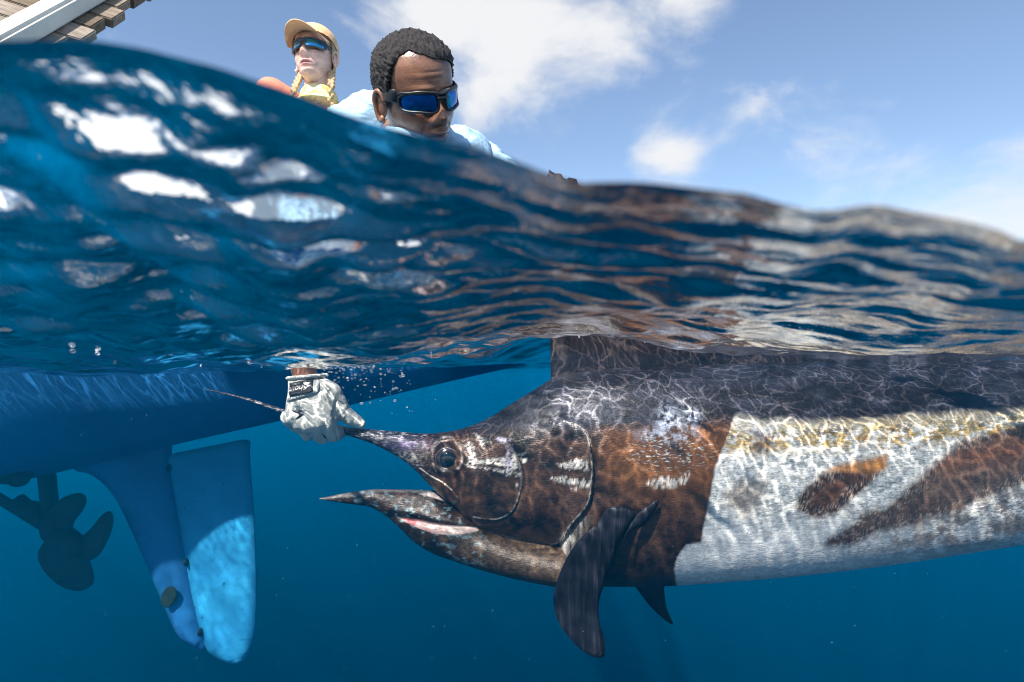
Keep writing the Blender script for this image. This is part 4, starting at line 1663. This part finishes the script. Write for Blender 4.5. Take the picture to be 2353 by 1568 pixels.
gl_parts = [tube([gp(704, 868), gp(706, 905)], .0445, 24), capsule(gp(706, 902), gp(708, 912, -.004), .045, .047), capsule(gp(700, 905, -.006), gp(690, 950, -.012), .040, .034), capsule(gp(735, 905, -.006), gp(748, 960, -.016), .044, .036),
            capsule(gp(712, 915, -.014), gp(716, 965, -.020), .040, .034),
            # knuckles and fingers, little finger at the left, going under and behind the bill
            capsule(gp(664, 958, -.010), gp(671, 982, .022), .0185, .0165), capsule(gp(671, 982, .022), gp(676, 972, .058), .0165, .015),
            capsule(gp(692, 968, -.016), gp(701, 1000, .018), .0205, .018), capsule(gp(701, 1000, .018), gp(706, 986, .062), .018, .016),
            capsule(gp(726, 975, -.020), gp(737, 1006, .014), .0215, .019), capsule(gp(737, 1006, .014), gp(741, 994, .064), .019, .017),
            capsule(gp(757, 972, -.022), gp(764, 1000, .010), .0220, .020), capsule(gp(764, 1000, .010), gp(768, 998, .062), .020, .018),
            # thumb over the top of the bill
            capsule(gp(758, 905, -.004), gp(781, 946, .010), .031, .024), capsule(gp(781, 946, .010), gp(802, 964, .022), .023, .0195), capsule(gp(802, 964, .022), gp(822, 976, .030), .0185, .0140)]
gm = fused('glove', gl_parts, .0032, 5, .5)
gv = np.empty(len(gm.vertices) * 3)
gm.vertices.foreach_get('co', gv)
gv = gv.reshape(-1, 3)
nr = np.empty(len(gm.vertices) * 3)
gm.vertices.foreach_get('normal', nr)
nr = nr.reshape(-1, 3)
gu, gvv = proj(gv)
wr = fbm(gu / 13 + gvv / 40, gvv / 20 - gu / 50, 15, 4) - .5
cre = -.0045 * np.exp(-(seg_dist(gu, gvv, [(772, 925), (766, 950), (773, 985), (776, 1010)]) / 3.0) ** 2)
cre += -.003 * np.exp(-(seg_dist(gu, gvv, [(684, 918), (720, 938), (745, 965), (750, 1000)]) / 2.2) ** 2)
cre += -.0035 * np.exp(-(seg_dist(gu, gvv, [(760, 898), (778, 925), (790, 930)]) / 3.0) ** 2)
cre += -.003 * np.exp(-(seg_dist(gu, gvv, [(672, 965), (685, 985), (690, 1000)]) / 2.5) ** 2)
gv = gv + nr * (wr * .0045 + cre)[:, None]
gm.vertices.foreach_set('co', gv.ravel())
t = NT('grey_glove')
vec = t.coords()
br = t.node('ShaderNodeTexVoronoi', i_Scale=420.0)
t.link(vec, br.inputs['Vector'])
n = t.noise(26, 4, .6, vec)
c = t.ramp(n, [(.3, (.42, .43, .40)), (.7, (.66, .67, .62))])
t.pbr(c, .9, 0, t.bump(t.math('ADD', br.outputs['Distance'], t.noise(150, 3, .6, vec)), .3, .002), .15)
GLV = t.m
glove = link('work_glove', gm, GLV, man)
glove['label'] = 'pale grey fabric work glove with black wrist patch'


PY_ = 1.497                                   # about where the back of the glove lies


def glove_front(x, z):
    d = (gv[:, 0] - x) ** 2 + (gv[:, 2] - z) ** 2 + np.where(gv[:, 1] > GY_ + .005, 1, 0)
    k = np.argpartition(d, 40)[:40]
    return gv[k, 1].mean()


def patch(name, poly, lift, thick, mat, parent):
    """cloth piece laid on the back of the glove"""
    P2 = [(W(u, v, PY_).x, W(u, v, PY_).z) for u, v in poly]
    return link(name, pymesh(name, [plate(P2, thick, lambda x, z: glove_front(x, z) - lift, .008)]), mat, parent)


def lay_on(me, lift):
    for v in me.vertices:
        v.co.y = glove_front(v.co.x, v.co.z) - lift - .0003


def zg(*pts):
    return [(441 + x * .25, 753.6 + y * .25) for x, y in pts]


DK = mat_simple('black_label', (.018, .018, .020), .7, .2, 60, .1)
WHT = mat_simple('white_print', (.75, .75, .78), .6, .05, 60, .02)
STR = mat_simple('strap_cloth', (.50, .51, .48), .9, .15, 60, .4)
cuff_pts = [gp(706, 866) + Vector((.0475 * math.cos(a), .046 * math.sin(a), .004 * math.cos(a))) for a in np.linspace(0, 2 * math.pi, 40)]
link('cuff', pymesh('cuff', [tube(cuff_pts, .0045, 8, False)]), STR, glove)
strap = patch('strap', smooth_poly(zg((850, 490), (960, 450), (1090, 425), (1140, 455), (1165, 520), (1160, 580), (1130, 605), (1000, 640), (850, 680), (845, 600)), 3), .004, .006, STR, glove)
lab = patch('label_patch', zg((885, 512), (1000, 488), (1105, 462), (1118, 588), (1000, 612), (895, 634)), .0085, .002, DK, strap)


def text_mesh(s, size, shear=0.0):
    cu = bpy.data.curves.new('t', 'FONT')
    cu.body = s
    cu.size = size
    cu.shear = shear
    cu.extrude = .0002
    cu.align_x, cu.align_y = 'CENTER', 'CENTER'
    o = bpy.data.objects.new('t', cu)
    COL.objects.link(o)
    dg = bpy.context.evaluated_depsgraph_get()
    me = bpy.data.meshes.new_from_object(o.evaluated_get(dg))
    bpy.data.objects.remove(o)
    return me


# lettering on the wrist label, upside down as the hand hangs
lc = W(441 + 990 * .25, 753.6 + 552 * .25, PY_)
tmn = text_mesh('Shout!', .0200, .25)
tmn.transform(Matrix.Translation((lc.x - .0045, 0, lc.z - .001)) @ Matrix.Rotation(math.radians(90), 4, 'X') @ Matrix.Rotation(math.radians(180 + 11), 4, 'Z'))
lay_on(tmn, .0105)
link('lettering', tmn, WHT, lab, smooth=False)
tm2 = text_mesh('FISHING', .0058, .25)
tm2.transform(Matrix.Translation((lc.x - .008, 0, lc.z + .0100)) @ Matrix.Rotation(math.radians(90), 4, 'X') @ Matrix.Rotation(math.radians(191), 4, 'Z'))
lay_on(tm2, .0105)
link('lettering', tm2, WHT, lab, smooth=False)
patch('emblem', zg((1030, 505), (1098, 503), (1070, 520), (1098, 535), (1040, 560), (1070, 535), (1040, 523)), .0106, .0008, WHT, lab)
for pts in (zg((908, 760), (1036, 757), (990, 778), (1036, 792), (1000, 820), (935, 848), (985, 808), (990, 790)), zg((1160, 975), (1185, 1010), (1200, 1055), (1175, 1030))):
    patch('emblem', pts, .0018, .0016, DK, glove)

# ---- the woman behind him, face up to the light
wom = empty('person', (-.80, 2.62, .12))
tag(wom, 'person in peach cap, coral shirt and sunglasses sitting in the boat looking up', 'person')
WH = W(724, 132, 2.40)
WM = head_matrix(WH, -27, 33, 8, 1.0)
W_SKIN = skin_mat('skin_fair', .45, .4, .12)
wn_ = Vector((WH.x - .0, WH.y + .07, WH.z - .20))
ch = wn_ + Vector((-.01, .06, -.16))
hp_ = wn_ + Vector((-.02, .26, -.50))
shL, shR = W(622, 212, 2.44), wn_ + Vector((.14, .12, -.10))
limbs_w = [capsule(hp_, ch, .115, .105), capsule(ch, wn_, .10, .060), capsule(shL, shR, .048, .048), capsule(shL, shL + Vector((-.03, .10, -.26)), .042, .034), capsule(shL + Vector((-.03, .10, -.26)), shL + Vector((.04, .16, -.36)), .034, .024),
           capsule(shR, shR + Vector((.04, .03, -.28)), .042, .034), capsule(shR + Vector((.04, .03, -.28)), shR + Vector((.0, .16, -.40)), .034, .024),
           capsule(hp_ + Vector((-.08, 0, 0)), hp_ + Vector((-.10, .30, -.04)), .085, .055), capsule(hp_ + Vector((-.10, .30, -.04)), (hp_.x - .10, hp_.y + .32, .18), .055, .038),
           capsule(hp_ + Vector((.08, 0, 0)), hp_ + Vector((.10, .30, -.04)), .085, .055), capsule(hp_ + Vector((.10, .30, -.04)), (hp_.x + .10, hp_.y + .32, .18), .055, .038),
           capsule((hp_.x - .10, hp_.y + .32, .165), (hp_.x - .10, hp_.y + .42, .155), .034, .026), capsule((hp_.x + .10, hp_.y + .32, .165), (hp_.x + .10, hp_.y + .42, .155), .034, .026)]
for hb_ in (shL + Vector((.04, .16, -.36)), shR + Vector((.0, .16, -.40))):
    limbs_w.append(capsule(hb_, hb_ + Vector((.01, .07, -.01)), .024, .028))
    for k in range(4):
        b0 = hb_ + Vector((-.022 + k * .016, .085, -.012))
        limbs_w.append(capsule(b0, b0 + Vector((.002, .045, -.012)), .0080, .0070))
    limbs_w.append(capsule(hb_ + Vector((.03, .05, 0)), hb_ + Vector((.045, .09, -.01)), .009, .007))
person_body('woman', WM, (.78, .50, .40), (.58, .27, .25), limbs_w, W_SKIN, wom, .92, .007)
SH_C = cloth_mat('coral_shirt', (.80, .30, .20), 16, .6)
link('shirt', fused('shirt', [capsule(hp_, ch, .130, .122), capsule(ch, wn_ + Vector((0, .02, -.06)), .118, .070), capsule(shL, shR, .060, .060), capsule(shL, shL + Vector((-.03, .10, -.26)), .056, .050),
                              capsule(shL + Vector((-.03, .10, -.26)), shL + Vector((.035, .13, -.34)), .048, .036), capsule(shR, shR + Vector((.04, .03, -.28)), .056, .050),
                              capsule(shR + Vector((.04, .03, -.28)), shR + Vector((.0, .13, -.38)), .048, .036)], .009, 6), SH_C, wom)
link('shorts', fused('shorts', [capsule(hp_ + Vector((0, 0, .02)), hp_ + Vector((0, 0, -.04)), .140, .140), capsule(hp_ + Vector((-.08, 0, -.02)), hp_ + Vector((-.095, .22, -.03)), .098, .080),
                                capsule(hp_ + Vector((.08, 0, -.02)), hp_ + Vector((.095, .22, -.03)), .098, .080)], .012, 4), TR, wom)
# neck gaiter
BUF = NT('yellow_gaiter')
vec = BUF.coords()
BUF.pbr(BUF.ramp(BUF.noise(45, 3, .6, vec, 1.0), [(.3, (.25, .25, .06)), (.45, (.75, .62, .16)), (.6, (.80, .76, .55)), (.75, (.25, .38, .18))]), .85, 0, None, .2)
nkp = []
for k in range(5):
    nkp.append((WM @ Vector((0, -.036, -.128 - .018 * k)), .064 + .007 * k + .004 * math.sin(k * 2.2)))
link('neck_gaiter', fused('neck_gaiter', [tube([p for p, r in nkp], [r for p, r in nkp], 24)], .006, 3), BUF.m, wom)
# fair hair under the cap, two braids
FAIR = NT('fair_hair')
vec = FAIR.coords((1, 1, .25))
nn = FAIR.noise(190, 4, .6, vec)
FAIR.pbr(FAIR.ramp(nn, [(.3, (.24, .15, .07)), (.7, (.62, .46, .26))]), .5, 0, FAIR.bump(nn, .6, .003), .4)
G = head_grid(0.0)
azz = np.degrees(np.arctan2(G[..., 0], G[..., 1]))
line = np.interp(np.abs(azz), [0, 62, 70, 80, 95, 110, 180], [.2, .2, .03, -.02, -.045, -.085, -.09])
HG = head_grid(.007 + .006 * fbm((azz + 400) / 5, G[..., 2] * 60, 7, 3))
hv, hq, _ = grid_sub(HG, G[..., 2] > line)
link('hair', mesh_np('hair', xf(WM, hv), hq), FAIR.m, wom)
for s in (-1, 1):
    bp_ = []
    p0 = WM @ Vector((s * .066, -.012, -.060))
    p1 = WM @ Vector((s * .080, .020, -.150))
    p2 = p1 + Vector((0, -.01, -.22))
    for k in range(22):
        f = k / 21
        c_ = p0.lerp(p1, min(1, f * 2.4)) if f < .42 else p1.lerp(p2, (f - .42) / .58)
        bp_.append(ellipsoid(c_ + Vector(((.007 if k % 2 else -.007), 0, 0)), (.0095 - .003 * f, .009, .012), Matrix.Rotation((.5 if k % 2 else -.5), 3, 'Y'), 12, 8))
    link('braid', fused('braid', bp_, .0035, 1), FAIR.m, wom)
sunglasses(wom, WM, ((.55, .85, .85), (.05, .32, .62), (.10, .50, .45)), (.06, .07, .09), .007, .0, .0175)
# cap: crown and brim
CAPM = cloth_mat('peach_cap', (.90, .56, .30), 40, .15)
capo = empty('cap', WM @ Vector((0, 0, .06)))
capo.parent = wom
capo.matrix_parent_inverse = Matrix.Translation(-wom.location)
cl_ = .036 + .012 * np.cos(np.radians(azz)) - .030 * np.clip((np.abs(azz) - 60) / 120, 0, 1)
HG = head_grid(.013 + .004 * np.sin(np.radians(azz) * 3) * 0)
hv, hq, _ = grid_sub(HG, G[..., 2] > cl_)
link('crown', mesh_np('crown', xf(WM, hv), hq), CAPM, capo)
na_, nr_ = 40, 14
V, F = [], []
for layer in (0, 1):
    for i in range(na_ + 1):
        a = math.radians(-68 + 136 * i / na_)
        for j in range(nr_ + 1):
            f = j / nr_
            ext = .078 * math.cos(a * 1.1) ** .7 if math.cos(a * 1.1) > 0 else 0
            x = (.085) * math.sin(a) * (1 + .03 * f)
            y = .098 * math.cos(a) + ext * f
            zq = .050 - .012 * f - 4.2 * x * x + (.0035 if layer else 0)
            V.append((x, y, zq))
m_ = (na_ + 1) * (nr_ + 1)
for i in range(na_):
    for j in range(nr_):
        a0 = i * (nr_ + 1) + j
        F.append((a0, a0 + 1, a0 + nr_ + 2, a0 + nr_ + 1))
        F.append((m_ + a0, m_ + a0 + nr_ + 1, m_ + a0 + nr_ + 2, m_ + a0 + 1))
for i in range(na_):
    a0 = i * (nr_ + 1) + nr_
    F.append((a0, m_ + a0, m_ + a0 + nr_ + 1, a0 + nr_ + 1))
link('brim', pymesh('brim', xfl(WM, [(V, F)])), CAPM, capo)
pe = WM @ Vector((.080, .000, -.048))
PEARL = NT('pearl')
PEARL.pbr((.85, .82, .76), .2, 0)
link('earring', pymesh('earring', [ellipsoid(pe, (.006, .006, .006))]), PEARL.m, wom)

# ------------------------------------------------------------------ wooden ramp slanting down at the left
plat = empty('boarding_ramp', (-1.3, 1.6, .85))
tag(plat, 'weathered plank boarding ramp with a white beam slanting over the water', 'ramp')
e0, e1 = W(125, 118, 1.60), W(330, -12, 1.95)        # line of plank ends, running up and away
ed = (e1 - e0)
ed_n = ed.normalized()
inn = Vector((-.9, 0, .45))
inn = (inn - ed_n * inn.dot(ed_n)).normalized()
nrm = inn.cross(ed_n).normalized()
if nrm.y < 0:
    nrm = -nrm
WOODS = []
for k in range(4):
    t = NT('weathered_plank')
    b0 = [(.30, .24, .18), (.22, .17, .12), (.36, .30, .24), (.16, .125, .095)][k]
    vec = t.coords((1, 1, 1))
    mp = t.coords((6, 60, 60), (0, 0, .2))
    n = t.noise(1.0, 5, .65, mp)
    t.pbr(t.ramp(n, [(.3, [q * .45 for q in b0]), (.7, b0)]), .85, 0, t.bump(n, .6, .006), .2)
    WOODS.append(t.m)
pw = .088
npl = 10
for k in range(npl):
    s0_ = -0.16 + k * pw
    g_ = .007
    outn = .012 * math.sin(k * 2.7) + .008 * math.sin(k * 5.1)
    a = e0 + ed_n * s0_ + inn * (-outn)
    b = e0 + ed_n * (s0_ + pw - g_) + inn * (-outn)
    L = .5
    th = nrm * (.030 + .004 * math.sin(k * 1.9))
    q = [a, b, b + inn * L, a + inn * L]
    V = q + [p + th for p in q]
    F = [(0, 1, 2, 3), (7, 6, 5, 4), (0, 4, 5, 1), (1, 5, 6, 2), (2, 6, 7, 3), (3, 7, 4, 0)]
    me = pymesh('plank', [(V, F)])
    bm = bmesh.new()
    bm.from_mesh(me)
    bmesh.ops.bevel(bm, geom=bm.edges[:], offset=.003, segments=2, affect='EDGES')
    bm.to_mesh(me)
    bm.free()
    link('plank', me, WOODS[(k * 7 + k // 3) % 4], plat, smooth=False)
BEAM = mat_simple('cream_beam', (.66, .62, .54), .55, .12, 8, .15)


def beam(off0, off1, drop, name):
    q = []
    for dz_ in (0.0, -drop):
        for off in (off0, off1):
            for s_ in (-.16, .70):
                q.append((dz_, off, s_))
    def P_(dz_, off, s_):
        return e0 + ed_n * s_ + inn * off + nrm * (dz_ - .001)
    V = [P_(0, off0, -.16), P_(0, off1, -.16), P_(0, off1, 0.70), P_(0, off0, 0.70)]
    V += [P_(-drop, off0 + .014, -.16), P_(-drop, off1 - .014, -.16), P_(-drop, off1 - .014, 0.70), P_(-drop, off0 + .014, 0.70)]
    F = [(0, 1, 2, 3), (7, 6, 5, 4), (0, 4, 5, 1), (1, 5, 6, 2), (2, 6, 7, 3), (3, 7, 4, 0)]
    me = pymesh(name, [(V, F)])
    bm = bmesh.new()
    bm.from_mesh(me)
    bmesh.ops.bevel(bm, geom=bm.edges[:], offset=.008, segments=3, affect='EDGES')
    bm.to_mesh(me)
    bm.free()
    return link(name, me, BEAM, plat, smooth=False)


beam(.045, .125, .050, 'beam')
beam(.30, .37, .060, 'beam')

# ------------------------------------------------------------------ bubbles coming off the hand, drifting specks
BUB = NT('bubble')
fr = BUB.node('ShaderNodeFresnel', i_IOR=1.25)
tr = BUB.node('ShaderNodeBsdfTransparent')
tr.inputs['Color'].default_value = (.92, .96, 1, 1)
gl = BUB.node('ShaderNodeBsdfGlossy')
gl.inputs['Roughness'].default_value = .08
df = BUB.node('ShaderNodeBsdfDiffuse')
df.inputs['Color'].default_value = (.85, .88, .9, 1)
m0 = BUB.node('ShaderNodeMixShader')
m0.inputs[0].default_value = .35
BUB.link(gl.outputs[0], m0.inputs[1])
BUB.link(df.outputs[0], m0.inputs[2])
mm = BUB.node('ShaderNodeMixShader')
ff_ = BUB.math('ADD', BUB.math('MULTIPLY', fr.outputs[0], 1.4), .18, True)
BUB.link(ff_, mm.inputs[0])
BUB.link(tr.outputs[0], mm.inputs[1])
BUB.link(m0.outputs[0], mm.inputs[2])
BUB.link(mm.outputs[0], BUB.out.inputs['Surface'])
bub_me = pymesh('bubble', [ellipsoid((0, 0, 0), (1, 1, .8), None, 14, 10)])
bub_me.materials.append(BUB.m)
bub_me.polygons.foreach_set('use_smooth', np.ones(len(bub_me.polygons), bool))
r_ = random.Random(3)
spots = []
for k in range(120):
    u = 742 + 190 * r_.random() ** 1.6
    v = 838 + 60 * r_.random() ** 2.0 + (10 if u > 850 else 0)
    spots.append((u, v, .0012 + .0026 * r_.random() ** 2))
for k in range(26):
    spots.append((735 + 240 * r_.random(), 850 + 105 * r_.random(), .0012 + .0026 * r_.random() ** 2))
for k, (u, v, rad) in enumerate(spots):
    y = 1.46 + .16 * r_.random()
    p = W(u, v, y)
    p.z = min(p.z, .012)
    o = bpy.data.objects.new('bubble', bub_me)
    COL.objects.link(o)
    o.location = p
    o.scale = (rad * (1 + .5 * r_.random()), rad, rad)
    o.rotation_euler = (0, r_.random() - .5, 0)
    tag(o, 'small silvery air bubble drifting off beside the gloved hand', 'bubble', 'air bubbles beside the glove')
# bubbles clinging to the underside of the surface
bx_ = np.array([-.95 + 1.3 * r_.random() for k in range(46)])
by_ = np.array([.75 + .75 * r_.random() for k in range(46)])
bz_ = sea_height(bx_, by_)
for k in range(46):
    rad = .0016 + .0026 * r_.random() ** 2
    o = bpy.data.objects.new('bubble', bub_me)
    COL.objects.link(o)
    o.location = (bx_[k], by_[k], bz_[k] - rad)
    o.scale = (rad, rad, rad)
    tag(o, 'tiny bright bubble clinging under the rippled water surface', 'bubble', 'bubbles under the surface')
# froth where the wrist breaks the surface
fp_ = []
for k in range(420):
    u = 690 + 170 * r_.random()
    v = 828 + 14 * r_.random() + max(0, (u - 760)) * .10 * r_.random()
    p = W(u, v, 1.44 + .14 * r_.random())
    rad = .0007 + .0016 * r_.random() ** 2
    fp_.append(ellipsoid(p, (rad * 1.5, rad, rad), None, 8, 6))
fo = link('froth', pymesh('froth', fp_), BUB.m)
tag(fo, 'fine froth of tiny bubbles round the wrist', 'froth', kind='stuff')
pp_ = []
for k in range(170):
    y = .9 + 2.2 * r_.random()
    p = W(2353 * r_.random(), 870 + 690 * r_.random(), y)
    rad = (.0004 + .0006 * r_.random() ** 2) * y / 1.5
    pp_.append(ellipsoid(p, (rad, rad, rad), None, 6, 4))
SPK = NT('plankton')
SPK.pbr((.35, .45, .48), .7, 0)
so = link('plankton', pymesh('plankton', pp_), SPK.m)
tag(so, 'tiny pale specks drifting in the blue water', 'specks', kind='stuff')
